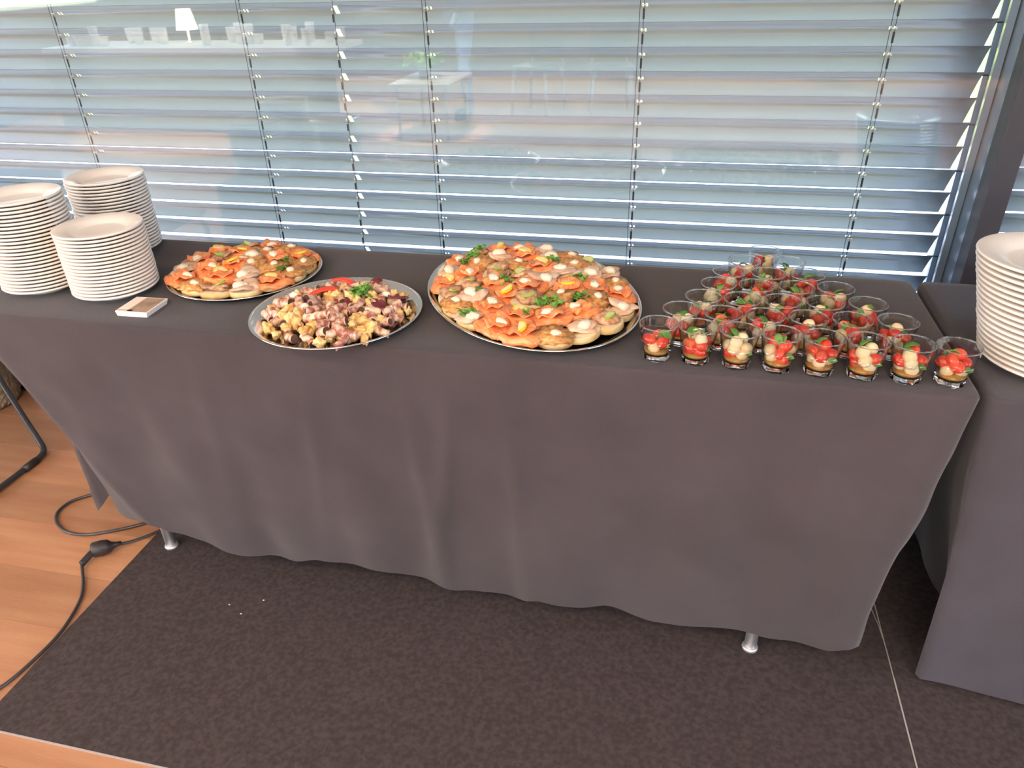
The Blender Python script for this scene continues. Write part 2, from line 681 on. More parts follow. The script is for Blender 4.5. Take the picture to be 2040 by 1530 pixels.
# ------------------------------------------------------------------ floor mats
bm = bmesh.new()
box(bm, -1.372, 0.547, 0.705, 1.90, 0.0002, 0.004)
fm = finish('floor_mat', bm, mat_m, smooth=False)
tag(fm, 'large black floor mat lying under the buffet table', 'floor mat')
bm = bmesh.new()
box(bm, -1.372, 0.547, 0.7025, 0.705, 0.0002, 0.0042)
box(bm, 0.5472, 0.5503, 0.60, 1.22, 0.0002, 0.0046)
box(bm, 0.5472, 0.5503, 1.22, 1.90, 0.0002, 0.0022)
tube(bm, [(0.549, 1.22, 0.003), (0.549, 1.30, 0.003), (0.545, 1.37, 0.003), (0.538, 1.42, 0.003)], 0.0014, 6)
e = finish('edge', bm, mat_edge_m, fm, smooth=False)
e['label'] = 'thin pale cut edge'
bm = bmesh.new()
box(bm, -0.9, 0.547, -0.30, 0.7025, 0.0002, 0.0038)
bm.free()
bm = bmesh.new()
box(bm, 0.5505, 2.9, 0.2, 1.90, 0.0002, 0.0034)
fm2 = finish('floor_mat', bm, mat_m, smooth=False)
tag(fm2, 'black floor mat under the right-hand table, right of the pale seam', 'floor mat')

for i, (x, y) in enumerate(((-0.942, 1.151), (-0.975, 1.099), (-1.02, 1.12))):
    bm = bmesh.new()
    blob(bm, (0, 0, 0.0012), (0.003, 0.0022, 0.0013), 0.3, 2, 1, i)
    o = finish('bread_crumb', bm, mat('crumb', (0.75, 0.62, 0.45), 0.8))
    o.location = (x, y, 0.004)
    tag(o, 'tiny pale crumb lying on the black floor mat', 'crumb', 'crumbs on the floor mat')

# ------------------------------------------------------------------ tables under the cloths
ZT = 0.742


def folding_table(x0, x1, y0, y1, legs, label):
    t = empty('banquet_table', ((x0 + x1) / 2, (y0 + y1) / 2, 0.004))
    tag(t, label, 'table')
    ox, oy = (x0 + x1) / 2, (y0 + y1) / 2
    bm = bmesh.new()
    box(bm, x0 - ox, x1 - ox, y0 - oy, y1 - oy, ZT - 0.004 - 0.030, ZT - 0.004 - 0.004)
    finish('tabletop', bm, white_m, t, smooth=False)
    for (lx, ly) in legs:
        bm = bmesh.new()
        tube(bm, [(lx - ox, ly - oy, 0.004), (lx - ox, ly - oy, 0.70)], 0.0140, 20)
        lathe(bm, [(0, 0), (0.0175, 0), (0.0185, 0.003), (0.0175, 0.007), (0.0150, 0.0095), (0, 0.0095)], 24)
        for v in bm.verts:
            pass
        bmv = [v for v in bm.verts if abs(v.co.x) <= 0.0226 and abs(v.co.y) <= 0.0226 and v.co.z < 0.0096]
        for v in bmv:
            v.co.x += lx - ox
            v.co.y += ly - oy
        l = finish('leg', bm, mat('satin_chrome', (0.86, 0.84, 0.83), 0.38, 0.75), t)
    return t


TX0, TX1, TY0, TY1 = -1.560, 0.508, 1.200, 1.695
folding_table(TX0, TX1, TY0, TY1, [(-1.297, 1.283), (0.245, 1.243), (-1.297, 1.60), (0.245, 1.60)],
              'long buffet table hidden under the charcoal cloth, only its chrome feet showing')
folding_table(0.545, 2.3, TY0, TY1, [(0.822, 1.216), (2.05, 1.23), (0.822, 1.60), (2.05, 1.60)],
              'second buffet table at the right, hidden under its own dark cloth')


def interp(tab, x):
    if x <= tab[0][0]:
        return tab[0][1]
    for (a, va), (b, vb) in zip(tab, tab[1:]):
        if x <= b:
            t = (x - a) / (b - a)
            t = t * t * (3 - 2 * t)
            return va + (vb - va) * t
    return tab[-1][1]


def draped_cloth(name, T, B, folds, material, ztop, nrow=44, rnd=0.009):
    """T: closed ring of top-edge points, B: matching hem points; the ring is filled on top"""
    n = len(T)
    bm = bmesh.new()
    cx = sum(p[0] for p in T) / n
    cy = sum(p[1] for p in T) / n
    rows = []
    # rows on the top going outwards, then the rounded edge, then the drop
    for k in range(0, 13):
        s = k / 12
        row = []
        for p in T:
            # shrink towards the long centre line
            ax = max(-1, min(1, (p[0] - cx) / (0.5 * (max(q[0] for q in T) - min(q[0] for q in T)) - 0.24)))
            ix = cx + ax * (0.5 * (max(q[0] for q in T) - min(q[0] for q in T)) - 0.24)
            x = ix + (p[0] - ix) * s
            y = cy + (p[1] - cy) * s
            row.append(bm.verts.new((x, y, ztop)))
        rows.append(row)
    for a in (30, 60, 90):
        a_ = math.radians(a)
        row = []
        for i, p in enumerate(T):
            d = Vector((-(T[(i + 1) % n][1] - T[i - 1][1]), T[(i + 1) % n][0] - T[i - 1][0], 0)).normalized()
            q = Vector((p[0], p[1], ztop - rnd)) + d * rnd * math.sin(a_)
            q.z += rnd * math.cos(a_)
            row.append(bm.verts.new(q))
        rows.append(row)
    last = [v.co.copy() for v in rows[-1]]
    for k in range(1, nrow + 1):
        t = k / nrow
        row = []
        for i in range(n):
            d = Vector((-(T[(i + 1) % n][1] - T[i - 1][1]), T[(i + 1) % n][0] - T[i - 1][0], 0)).normalized()
            q = last[i].lerp(Vector(B[i]), t)
            f = folds(i / n, T[i], q, t)
            q += d * f
            row.append(bm.verts.new(q))
        rows.append(row)
    # centre fill
    inner = rows[0]
    for A, Bq in zip(rows, rows[1:]):
        for i in range(n):
            j = (i + 1) % n
            bm.faces.new((A[i], A[j], Bq[j], Bq[i]))
    bmesh.ops.remove_doubles(bm, verts=inner, dist=0.0004)
    o = finish(name, bm, material, recalc=True)
    return o


# front hem of the long cloth: x -> z (hem scallops read along its front)
HEM = [(-1.262, .162), (-1.196, .142), (-1.118, .132), (-.982, .118), (-.872, .120), (-.773, .146), (-.63, .136), (-.516, .116),
       (-.43, .090), (-.306, .100), (-.234, .130), (-.094, .118), (.021, .102), (.132, .099), (.282, .098), (.38, .112), (.426, .132)]


def ring(x0, x1, y0, y1, step, r=0.012):
    pts, side = [], []
    nx = int((x1 - x0) / step)
    ny = int((y1 - y0) / step)
    for i in range(nx):
        pts.append((x1 - (x1 - x0) * (i + .5) / nx, y0)); side.append(('f', (i + .5) / nx))
    for i in range(ny):
        pts.append((x0, y0 + (y1 - y0) * (i + .5) / ny)); side.append(('l', (i + .5) / ny))
    for i in range(nx):
        pts.append((x0 + (x1 - x0) * (i + .5) / nx, y1)); side.append(('b', (i + .5) / nx))
    for i in range(ny):
        pts.append((x1, y1 - (y1 - y0) * (i + .5) / ny)); side.append(('r', (i + .5) / ny))
    # pull the ring's corner points onto a small radius
    out = []
    for (x, y) in pts:
        cxr = min(max(x, x0 + r), x1 - r)
        cyr = min(max(y, y0 + r), y1 - r)
        d = Vector((x - cxr, y - cyr))
        if d.length > r:
            d = d.normalized() * r
        out.append((cxr + d.x, cyr + d.y))
    return out, side


T, S = ring(TX0 - 0.004, TX1 + 0.004, TY0 - 0.004, TY1 + 0.004, 0.014)
# the left side panel's hem: fraction -> point
LEFT = [(0.0, (-1.285, 1.215, .160)), (0.06, (-1.36, 1.255, .110)), (0.16, (-1.465, 1.31, .090)), (0.22, (-1.505, 1.335, .125)),
        (0.30, (-1.555, 1.320, .060)), (0.40, (-1.59, 1.40, .13)), (0.6, (-1.585, 1.48, .10)), (1.0, (-1.60, 1.72, .10))]
B = []
for (x, y), (sd, t) in zip(T, S):
    if sd == 'f':
        xx = 0.426 + (-1.262 - 0.426) * t
        z = interp(HEM, xx)
        B.append((xx, 1.193 + 0.010 * math.sin(xx * 9) - (z - .1) * 0.10, z))
    elif sd == 'l':
        for (a, pa), (b_, pb) in zip(LEFT, LEFT[1:]):
            if t <= b_:
                q = (t - a) / (b_ - a)
                B.append(tuple(u + (v - u) * q for u, v in zip(pa, pb)))
                break
    elif sd == 'b':
        B.append((-1.60 + (0.51 + 1.60) * t, 1.725 + 0.01 * math.sin(t * 40), 0.10))
    else:
        B.append((0.51 + (0.438 - 0.51) * t ** 3, 1.72 + (1.205 - 1.72) * t, 0.10))


def ridge(x, c, w):
    d = (x - c) / w
    return math.exp(-d * d)


def folds1(u, tp, q, t):
    x, z = q.x, q.z
    a = t ** 1.3
    f = 0.010 * a * math.sin(x * 17 + 1.2 * math.sin(x * 5)) + 0.006 * a * math.sin(x * 31 + z * 6 + 1)
    f += 0.012 * a * noise.noise(Vector((x * 3.2, z * 1.2, 1.7)))
    # pleats visible in the middle of the front
    for (c, s, w, h) in ((-0.98, .02, .025, .007), (-0.72, -.05, .02, .006), (-0.52, .10, .018, .010), (-0.40, -.14, .020, .012),
                         (-0.30, .06, .016, .009), (-0.12, -.02, .022, .007), (0.10, .03, .03, .006), (0.30, -.05, .025, .008)):
        f += 1.15 * h * ridge(x, c + s * (0.74 - z), w * (0.7 + t)) * min(1, t * 2.2)
    # fine crumples
    f += 0.0036 * noise.noise(Vector((x * 14, q.y * 14, z * 9))) * min(1, t * 6)
    f += 0.0090 * max(0, noise.noise(Vector((x * 6 + z * 5, 3.3, z * 7 - x * 2)))) * min(1, t * 4)
    return f


c1 = draped_cloth('tablecloth', T, B, folds1, cloth_m, ZT)
tag(c1, 'charcoal cloth draped over the long buffet table, wavy hem above the mat', 'tablecloth')

T2, S2 = ring(0.541, 2.304, TY0 - 0.006, TY1 + 0.004, 0.014)
B2 = []
for (x, y), (sd, t) in zip(T2, S2):
    if sd == 'f':
        xx = 2.31 + (0.568 - 2.31) * t
        B2.append((xx, 1.190 + 0.006 * math.sin(xx * 12), 0.022 + 0.014 * max(0, 1 - (xx - 0.592) / 0.1)))
    elif sd == 'l':
        z = 0.035 + 0.03 * math.sin(min(1, t * 2.0) * PI)
        B2.append((0.572 + 0.11 * math.sin(min(1, t * 2.5) * PI / 2) + 0.012 * math.sin(t * 14), 1.20 + 0.52 * t, z))
    elif sd == 'b':
        B2.append((0.575 + 1.72 * t, 1.73, 0.05))
    else:
        B2.append((2.32, 1.73 - 0.53 * t, 0.05))


def folds2(u, tp, q, t):
    a = t ** 1.2
    f = 0.006 * a * math.sin(q.x * 14 + 2) + 0.008 * a * noise.noise(Vector((q.x * 4, q.y * 9, q.z * 1.5)))
    if tp[0] < 0.56:
        f += 0.014 * a * math.sin(q.y * 30)
    f += 0.0018 * noise.noise(Vector((q.x * 16, q.y * 16, q.z * 9)))
    return f


c2 = draped_cloth('tablecloth', T2, B2, folds2, cloth2_m, ZT + 0.0005)
tag(c2, 'dark blue-grey cloth draped over the table at the right, under the white plate stack', 'tablecloth')

# ------------------------------------------------------------------ plates


def plate_proto(R_, pitch):
    bm = bmesh.new()
    k = R_
    prof = [(0, 0.0030), (k * .50, 0.0030), (k * .52, 0.0008), (k * .56, 0.0), (k * .585, 0.0008), (k * .60, 0.0035), (k * .66, 0.0075), (k * .74, 0.0105),
            (k * .985, 0.0168), (k * 1.0, 0.0190), (k * .995, 0.0212), (k * .975, 0.0216), (k * .74, 0.0158), (k * .66, 0.0125),
            (k * .60, 0.0085), (k * .55, 0.0070), (0, 0.0066)]
    lathe(bm, prof, 56)
    return finish('plate', bm, plate_m)


ORD = ['topmost', 'second', 'third', 'fourth', 'fifth', 'sixth', 'seventh', 'eighth', 'ninth', 'tenth', 'eleventh', 'twelfth', 'thirteenth',
       'fourteenth', 'fifteenth', 'sixteenth', 'seventeenth', 'eighteenth', 'nineteenth', 'twentieth', 'twenty-first', 'twenty-second',
       'twenty-third', 'twenty-fourth', 'twenty-fifth', 'twenty-sixth', 'twenty-seventh']
pl_small = plate_proto(0.094, 0.008)
pl_big = plate_proto(0.121, 0.010)
used = set()


def stack(proto, x, y, n, pitch, where, lean=(0, 0), wob=0.0008, group=None, zbase=ZT):
    for i in range(n):
        if proto.name not in used:
            o = proto
            used.add(proto.name)
        else:
            o = proto.copy()
            COL.objects.link(o)
        f = i / max(1, n - 1)
        o.location = (x + lean[0] * f + RND.uniform(-wob, wob), y + lean[1] * f + RND.uniform(-wob, wob), zbase + 0.0003 + i * pitch)
        o.rotation_euler = (0, 0, RND.uniform(0, 6))
        kk = n - 1 - i
        if kk == 0:
            lab = 'topmost white plate of %s' % where
        elif i == 0:
            lab = 'lowest white plate of %s' % where
        else:
            lab = '%s white plate from the top of %s' % (ORD[kk], where)
        tag(o, lab, 'plate', group)


stack(pl_small, -1.267, 1.350, 18, 0.0082, 'the low front stack beside the cards', group='plates in the low front stack')
stack(pl_small, -1.462, 1.352, 25, 0.0084, 'the tall stack at the left edge', group='plates in the stack at the left edge')
stack(pl_small, -1.436, 1.600, 23, 0.0082, 'the back stack near the blind', group='plates in the back stack near the blind')
stack(pl_big, 0.668, 1.330, 18, 0.0102, 'the stack on the right-hand table', lean=(-0.040, 0.025), group='plates on the right-hand table', zbase=ZT + 0.0005)

# ------------------------------------------------------------------ card stack
t = empty('card_stack', (-1.143, 1.268, ZT), 0.03)
tag(t, 'small square stack of white cards with a brown picture on top, before the plates', 'cards')
paper_m = mat('white_card_paper', (0.86, 0.80, 0.76), 0.7)
pic_m = mat('brown_printed_picture', (0.27, 0.17, 0.11), 0.4, col2=(0.40, 0.27, 0.18), vscale=30, ramp=(.4, .6))
tan_m = mat('tan_print_band', (0.62, 0.45, 0.27), 0.5)
pale_m = mat('pale_print_block', (0.88, 0.72, 0.63), 0.5)
for i in range(7):
    bm = bmesh.new()
    sl = i * 0.0004
    box(bm, -0.036 - sl, 0.036 + sl * 1.4, -0.037 - sl * .3, 0.037 + sl, i * 0.0017, i * 0.0017 + 0.0016)
    finish('card', bm, paper_m, t, smooth=False)
zt = 7 * 0.0017
bm = bmesh.new()
box(bm, -0.010, 0.036, -0.036, 0.036, zt, zt + 0.0003, 0)
box(bm, -0.036, 0.0, -0.034, -0.028, zt, zt + 0.0003, 1)
box(bm, -0.012, -0.010, -0.036, 0.036, zt, zt + 0.0003, 1)
box(bm, -0.034, -0.012, -0.024, 0.036, zt, zt + 0.0003, 2)
o = finish('printed_picture', bm, [pic_m, tan_m, pale_m], t, smooth=False)
o['label'] = 'brown and tan printed picture'

# ------------------------------------------------------------------ platters


def platter(name, x, y, rx, ry, rot, label):
    R_ = 1.0
    bm = bmesh.new()
    seg = 96
    prof = [(0, 0.0022), (-0.030, 0.0022), (-0.024, 0.0035), (-0.012, 0.0125), (-0.004, 0.0165), (0.0, 0.0175), (0.0014, 0.0165),
            (0.0010, 0.0150), (-0.003, 0.0140), (-0.011, 0.0105), (-0.023, 0.0012), (-0.030, 0.0), (0, 0.0)]
    rings = []
    for i, (d, z) in enumerate(prof):
        if i in (0, len(prof) - 1):
            rings.append([bm.verts.new((0, 0, z))])
            continue
        rings.append([bm.verts.new(((rx + d) * math.cos(2 * PI * k / seg), (ry + d) * math.sin(2 * PI * k / seg), z)) for k in range(seg)])
    for A, B_ in zip(rings, rings[1:]):
        for k in range(seg):
            j = (k + 1) % seg
            if len(A) == 1:
                bm.faces.new((A[0], B_[k], B_[j]))
            elif len(B_) == 1:
                bm.faces.new((A[k], A[j], B_[0]))
            else:
                bm.faces.new((A[k], A[j], B_[j], B_[k]))
    o = finish(name, bm, steel_m)
    o.location = (x, y, ZT + 0.0004)
    o.rotation_euler = (0, 0, rot)
    tag(o, label, 'platter')
    return o


BIG = (-0.308, 1.473, 0.300, 0.219, math.atan2(-0.83, 0.56))
MID = (-0.693, 1.305, 0.180, 0.180, 0)
SML = (-1.012, 1.485, 0.180, 0.180, 0)
platter('serving_platter', *BIG, 'largest oval steel platter, crowded with open sandwiches, beside the tumblers')
platter('serving_platter', *MID, 'round steel platter of roasted bites at the front edge of the table')
platter('serving_platter', *SML, 'round steel platter of open sandwiches nearest the plate stacks')

bread_c = mat('bread_crust', (0.78, 0.47, 0.17), 0.7, col2=(0.90, 0.66, 0.34), vscale=40, rand=0.08)
bread_m = mat('bread_crumb', (0.86, 0.68, 0.40), 0.85, col2=(0.92, 0.78, 0.55), vscale=60, bump=0.4, bscale=250)
salmon_m = mat('smoked_salmon', (0.92, 0.21, 0.05), 0.35, col2=(0.95, 0.42, 0.18), vscale=70, stretch=(1, 3, 1), coat=0.2, rand=0.12)
cream_m = mat('white_cream', (0.90, 0.76, 0.58), 0.4, sss=0.1)
meat_m = mat('roast_meat', (0.40, 0.17, 0.08), 0.5, col2=(0.74, 0.44, 0.25), vscale=90, rand=0.2, ramp=(.35, .6))
chick_m = mat('pale_roast_slices', (0.72, 0.42, 0.26), 0.5, col2=(0.84, 0.62, 0.46), vscale=50, rand=0.12)
veg_m = mat('golden_grilled_vegetable', (0.50, 0.17, 0.04), 0.5, col2=(0.82, 0.46, 0.16), vscale=110, rand=0.15)
lemon_rind = mat('lemon_rind', (0.93, 0.62, 0.02), 0.4)
lemon_m = mat('lemon_flesh', (0.92, 0.72, 0.22), 0.3, col2=(0.95, 0.82, 0.45), vscale=120)
lime_rind = mat('lime_rind', (0.30, 0.50, 0.03), 0.4)
lime_m = mat('lime_flesh', (0.62, 0.62, 0.20), 0.3, col2=(0.78, 0.74, 0.40), vscale=120)
green_m = mat('parsley_green', (0.055, 0.20, 0.02), 0.6, col2=(0.20, 0.42, 0.06), vscale=80, rand=0.2)


def bread_bm(rx, ry, h, seed):
    bm = bmesh.new()
    seg = 28
    prof = [(0, 0), (0.97, 0), (1.0, h * .12), (1.0, h * .88), (0.975, h), (0.92, h + .0003), (0, h + .0003)]
    rings = []
    for (r, z) in prof:
        if r == 0:
            rings.append([bm.verts.new((0, 0, z))])
        else:
            rr = []
            for k in range(seg):
                a = 2 * PI * k / seg
                w = 1 + 0.05 * noise.noise(Vector((math.cos(a) * 1.3, math.sin(a) * 1.3, seed * 2.7)))
                rr.append(bm.verts.new((rx * r * w * math.cos(a), ry * r * w * math.sin(a), z)))
            rings.append(rr)
    for i, (A, B_) in enumerate(zip(rings, rings[1:])):
        for k in range(seg):
            j = (k + 1) % seg
            if len(A) == 1:
                f = bm.faces.new((A[0], B_[k], B_[j]))
            elif len(B_) == 1:
                f = bm.faces.new((A[k], A[j], B_[0]))
            else:
                f = bm.faces.new((A[k], A[j], B_[j], B_[k]))
            f.material_index = 0 if 0 < i < 4 else 1
    return bm


def sheet_bm(rx, ry, z0, amp, seed, th=0.0018, droop=0.0):
    """a folded thin slice lying on the bread"""
    bm = bmesh.new()
    nx, ny = 12, 9
    g = []
    for i in range(nx):
        row = []
        for j in range(ny):
            u, v = 2 * i / (nx - 1) - 1, 2 * j / (ny - 1) - 1
            # squircle outline
            k = 1 - 0.22 * (u * v) ** 2
            x, y = u * rx * k, v * ry * k
            z = z0 + amp * (0.5 + 0.5 * math.sin(u * 5 + 1.5 * v + seed)) + amp * 0.9 * noise.noise(Vector((u * 1.8, v * 1.8, seed * 1.9)))
            e_ = max(abs(u), abs(v))
            if e_ > 0.82:
                z -= droop * (e_ - 0.82) / 0.18
            x += 0.12 * rx * noise.noise(Vector((u * 2, v * 2, seed + 9)))
            y += 0.12 * ry * noise.noise(Vector((u * 2, v * 2, seed + 19)))
            row.append(bm.verts.new((x, y, max(z, 0.003))))
        g.append(row)
    for i in range(nx - 1):
        for j in range(ny - 1):
            bm.faces.new((g[i][j], g[i + 1][j], g[i + 1][j + 1], g[i][j + 1]))
    bm.normal_update()
    bmesh.ops.solidify(bm, geom=list(bm.faces), thickness=-th)
    return bm


def citrus_bm(r, h, half=True, mtx=None):
    bm = bmesh.new()
    seg = 16
    a1 = PI if half else 2 * PI
    for (ra, rb, mi, hh) in ((0.0, r * .86, 1, h * .94), (r * .86, r, 0, h)):
        n = seg
        for k in range(n):
            aa, ab = a1 * k / n, a1 * (k + 1) / n
            P4 = []
            for zz in (0, hh):
                P4.append([Vector((rr * math.cos(a), rr * math.sin(a), zz)) for rr, a in ((ra, aa), (rb, aa), (rb, ab), (ra, ab))])
            vs0 = [bm.verts.new(p) for p in P4[0]]
            vs1 = [bm.verts.new(p) for p in P4[1]]
            fs = [vs1, vs0[::-1], [vs0[1], vs0[2], vs1[2], vs1[1]]]
            if half and k == 0:
                fs.append([vs0[0], vs0[1], vs1[1], vs1[0]])
            if half and k == n - 1:
                fs.append([vs0[2], vs0[3], vs1[3], vs1[2]])
            for f in fs:
                try:
                    bm.faces.new(f).material_index = mi
                except ValueError:
                    pass
    bmesh.ops.remove_doubles(bm, verts=bm.verts, dist=1e-6)
    if mtx:
        bmesh.ops.transform(bm, matrix=mtx, verts=bm.verts)
    return bm


def parsley_bm(R_, n, seed):
    bm = bmesh.new()
    rr = random.Random(seed)
    for i in range(n):
        a = rr.uniform(0, 2 * PI)
        d = rr.uniform(0.15, 1) * R_
        c = Vector((d * math.cos(a), d * math.sin(a), R_ * rr.uniform(0.1, 0.55)))
        q = Euler((rr.uniform(-.9, .9), rr.uniform(-.9, .9), rr.uniform(0, 6))).to_matrix()
        s = R_ * rr.uniform(0.26, 0.42)
        pts = []
        for k in range(9):
            b_ = 2 * PI * k / 9
            rad = s * (1.0 if k % 2 else 0.55)
            pts.append(bm.verts.new(c + q @ Vector((rad * math.cos(b_), rad * math.sin(b_), 0.15 * s * (k % 3 - 1)))))
        cv = bm.verts.new(c + q @ Vector((0, 0, s * .25)))
        for k in range(9):
            bm.faces.new((cv, pts[k], pts[(k + 1) % 9]))
    for i in range(3):
        a = rr.uniform(0, 6)
        tube(bm, [(0, 0, 0.0), (R_ * .4 * math.cos(a), R_ * .4 * math.sin(a), R_ * .25), (R_ * .8 * math.cos(a), R_ * .8 * math.sin(a), R_ * .3)], R_ * .035, 5)
    return bm


CAN = {}


def sector(px, py, r):
    if math.hypot(px, py) < r * 0.33:
        return 'centre'
    return ['right', 'back right', 'back', 'back left', 'left', 'front left', 'front', 'front right'][int(round(math.atan2(py, px) / (PI / 4))) % 8]


LOOK = {
    'salmon_cream': 'open sandwich with salmon and cream dab',
    'salmon_lemon': 'open sandwich with salmon and lemon piece',
    'meat_lime': 'open sandwich with brown roast meat and lime',
    'pale_cream': 'open sandwich with pale roast slices and cream',
    'golden': 'open sandwich with golden grilled topping',
}
for ki, kind in enumerate(LOOK):
    CAN[kind] = []
    for v in range(3):
        sd = ki * 10 + v + 1
        e = empty('open_sandwich')
        kids = []
        rx, ry, h = 0.036 + 0.002 * v, 0.029 + 0.001 * v, 0.0125
        kids.append(finish('bread_slice', bread_bm(rx, ry, h, sd), [bread_c, bread_m], e))
        rr = random.Random(sd)
        if kind.startswith('salmon'):
            kids.append(finish('smoked_salmon', sheet_bm(rx * 1.20, ry * 1.22, h + .0015, 0.0050, sd, droop=0.009), salmon_m, e))
            bm = sheet_bm(rx * .72, ry * .78, h + .0070, 0.0070, sd + 3)
            kids.append(finish('smoked_salmon', bm, salmon_m, e))
        elif kind == 'meat_lime':
            bm = bmesh.new()
            for q in range(3):
                blob(bm, (rr.uniform(-.012, .012), rr.uniform(-.01, .01), h + .003 + q * .003), (.027, .021, .0050), .7, 2.4, 2, sd + q,
                     rot=Euler((rr.uniform(-.3, .3), rr.uniform(-.3, .3), rr.uniform(0, 3))).to_matrix())
            kids.append(finish('roast_meat', bm, meat_m, e))
        elif kind == 'pale_cream':
            bm = bmesh.new()
            for q in range(3):
                blob(bm, (rr.uniform(-.014, .014), rr.uniform(-.01, .01), h + .003 + q * .003), (.028, .021, .0050), .6, 2.2, 2, sd + q,
                     rot=Euler((rr.uniform(-.3, .3), rr.uniform(-.3, .3), rr.uniform(0, 3))).to_matrix())
            kids.append(finish('roast_slices', bm, chick_m, e))
        else:
            bm = bmesh.new()
            blob(bm, (0, 0, h + .004), (rx * 1.04, ry * 1.04, .009), .6, 3.0, 3, sd)
            kids.append(finish('grilled_topping', bm, veg_m, e))
        # garnish
        if kind in ('salmon_cream', 'golden', 'pale_cream'):
            bm = bmesh.new()
            s = {'salmon_cream': .0105, 'golden': .0085, 'pale_cream': .0130}[kind]
            px, py = rr.uniform(-.010, .010), rr.uniform(-.008, .006)
            blob(bm, (px, py, h + .0135), (s * 1.15, s, s * .65), .4, 2, 2, sd)
            blob(bm, (px + s * .7, py + s * .3, h + .0125), (s * .7, s * .6, s * .5), .3, 2, 2, sd + 5)
            kids.append(finish('cream_dab', bm, cream_m, e))
        if kind == 'salmon_lemon':
            M4 = Matrix.Translation((rr.uniform(-.01, .01), 0, h + .013)) @ Euler((rr.uniform(-.4, .5), rr.uniform(-.4, .4), rr.uniform(0, 6))).to_matrix().to_4x4()
            kids.append(finish('lemon_piece', citrus_bm(.0165, .0045, True, M4), [lemon_rind, lemon_m], e, smooth=False))
        if kind == 'meat_lime':
            M4 = Matrix.Translation((rr.uniform(-.01, .01), 0, h + .0135)) @ Euler((rr.uniform(-.4, .5), rr.uniform(-.4, .4), rr.uniform(0, 6))).to_matrix().to_4x4()
            kids.append(finish('lime_slice', citrus_bm(.0155, .003, v == 0, M4), [lime_rind, lime_m], e, smooth=False))
        note_kids(e, kids)
        CAN[kind].append(e)
taken = set()


def use(proto):
    if proto.name not in taken:
        taken.add(proto.name)
        return proto
    return copy_tree(proto)


def lay_sandwiches(P, rings_, where, grp, seed, kinds):
    rr = random.Random(seed)
    x, y, rx, ry, rot = P
    c, s = math.cos(rot), math.sin(rot)
    spots = []
    for ri, (f, n, z) in enumerate(rings_):
        ph = rr.uniform(0, 1)
        # even arc length on the ellipse
        M_ = 720
        pts = [(f * rx * math.cos(2 * PI * k / M_), f * ry * math.sin(2 * PI * k / M_)) for k in range(M_ + 1)]
        ln = [0]
        for a, b_ in zip(pts, pts[1:]):
            ln.append(ln[-1] + math.hypot(b_[0] - a[0], b_[1] - a[1]))
        for i in range(n):
            tgt = ln[-1] * ((i + ph) % n) / n
            k = next(j for j in range(len(ln)) if ln[j] >= tgt)
            px, py = pts[k]
            ang = math.atan2(pts[min(k + 1, M_)][1] - pts[max(k - 1, 0)][1], pts[min(k + 1, M_)][0] - pts[max(k - 1, 0)][0])
            spots.append((px, py, z, ang, ri))
    last = None
    for (px, py, z, ang, ri) in spots:
        kd = rr.choice([q for q in kinds if q != last])
        last = kd
        o = use(rr.choice(CAN[kd]))
        px += rr.uniform(-.004, .004)
        py += rr.uniform(-.004, .004)
        o.location = (x + c * px - s * py, y + s * px + c * py, ZT + 0.0045 + z + rr.uniform(0, .003))
        tilt = 0.10 if ri == 0 else 0.16
        o.rotation_euler = (rr.uniform(-tilt, tilt), rr.uniform(-tilt, tilt), rot + ang + rr.uniform(-.35, .35))
        wx, wy = c * px - s * py, s * px + c * py
        tag(o, LOOK[kd] + ', ' + sector(wx, wy, max(rx, ry)) + ' of ' + where, 'sandwich', LOOK[kd].split(' with ')[1] + ' sandwiches on ' + grp)


lay_sandwiches(BIG, [(0.815, 21, 0.004), (0.60, 15, 0.012), (0.36, 9, 0.017), (0.12, 3, 0.019)], 'the oval platter', 'the oval platter', 3,
               ['salmon_cream', 'salmon_cream', 'salmon_lemon', 'meat_lime', 'pale_cream', 'pale_cream', 'golden'])
lay_sandwiches(SML, [(0.76, 14, 0.004), (0.44, 8, 0.011), (0.13, 3, 0.015)], 'the platter by the plates', 'the platter by the plates', 5,
               ['salmon_cream', 'salmon_lemon', 'meat_lime', 'pale_cream', 'golden'])
SPRIG = []
for v in range(3):
    bm = parsley_bm(0.026 - 0.003 * v, 26, 40 + v)
    SPRIG.append(finish('parsley_sprig', bm, green_m, smooth=False))


def sprig(x, y, z, v, label, group, s=1.0):
    p = SPRIG[v]
    if p.name not in taken:
        taken.add(p.name)
        o = p
    else:
        o = p.copy()
        COL.objects.link(o)
    o.location = (x, y, z)
    o.scale = (s, s, s)
    o.rotation_euler = (RND.uniform(-.2, .2), RND.uniform(-.2, .2), RND.uniform(0, 6))
    tag(o, label, 'herb', group)


for (x, y, s) in ((-.365, 1.455, 1.25), (-.47, 1.66, .8), (-.285, 1.59, 1.0), (-.485, 1.56, .75), (-.47, 1.60, .75), (-.21, 1.50, .8),
                  (-.245, 1.36, 1.0), (-.40, 1.29, .95), (-.19, 1.40, .9), (-.40, 1.40, .7), (-.29, 1.31, .6)):
    sprig(x, y, ZT + 0.036, RND.randrange(3), 'green parsley sprig, %s of the oval sandwich platter' % sector(x + .308, y - 1.473, .25),
          'parsley sprigs on the oval platter', s)
for (x, y, s) in ((-.92, 1.52, .6), (-.90, 1.46, .6)):
    sprig(x, y, ZT + 0.034, RND.randrange(3), 'small green parsley sprig at the right side of the platter by the plates',
          'parsley sprigs on the platter by the plates', s)

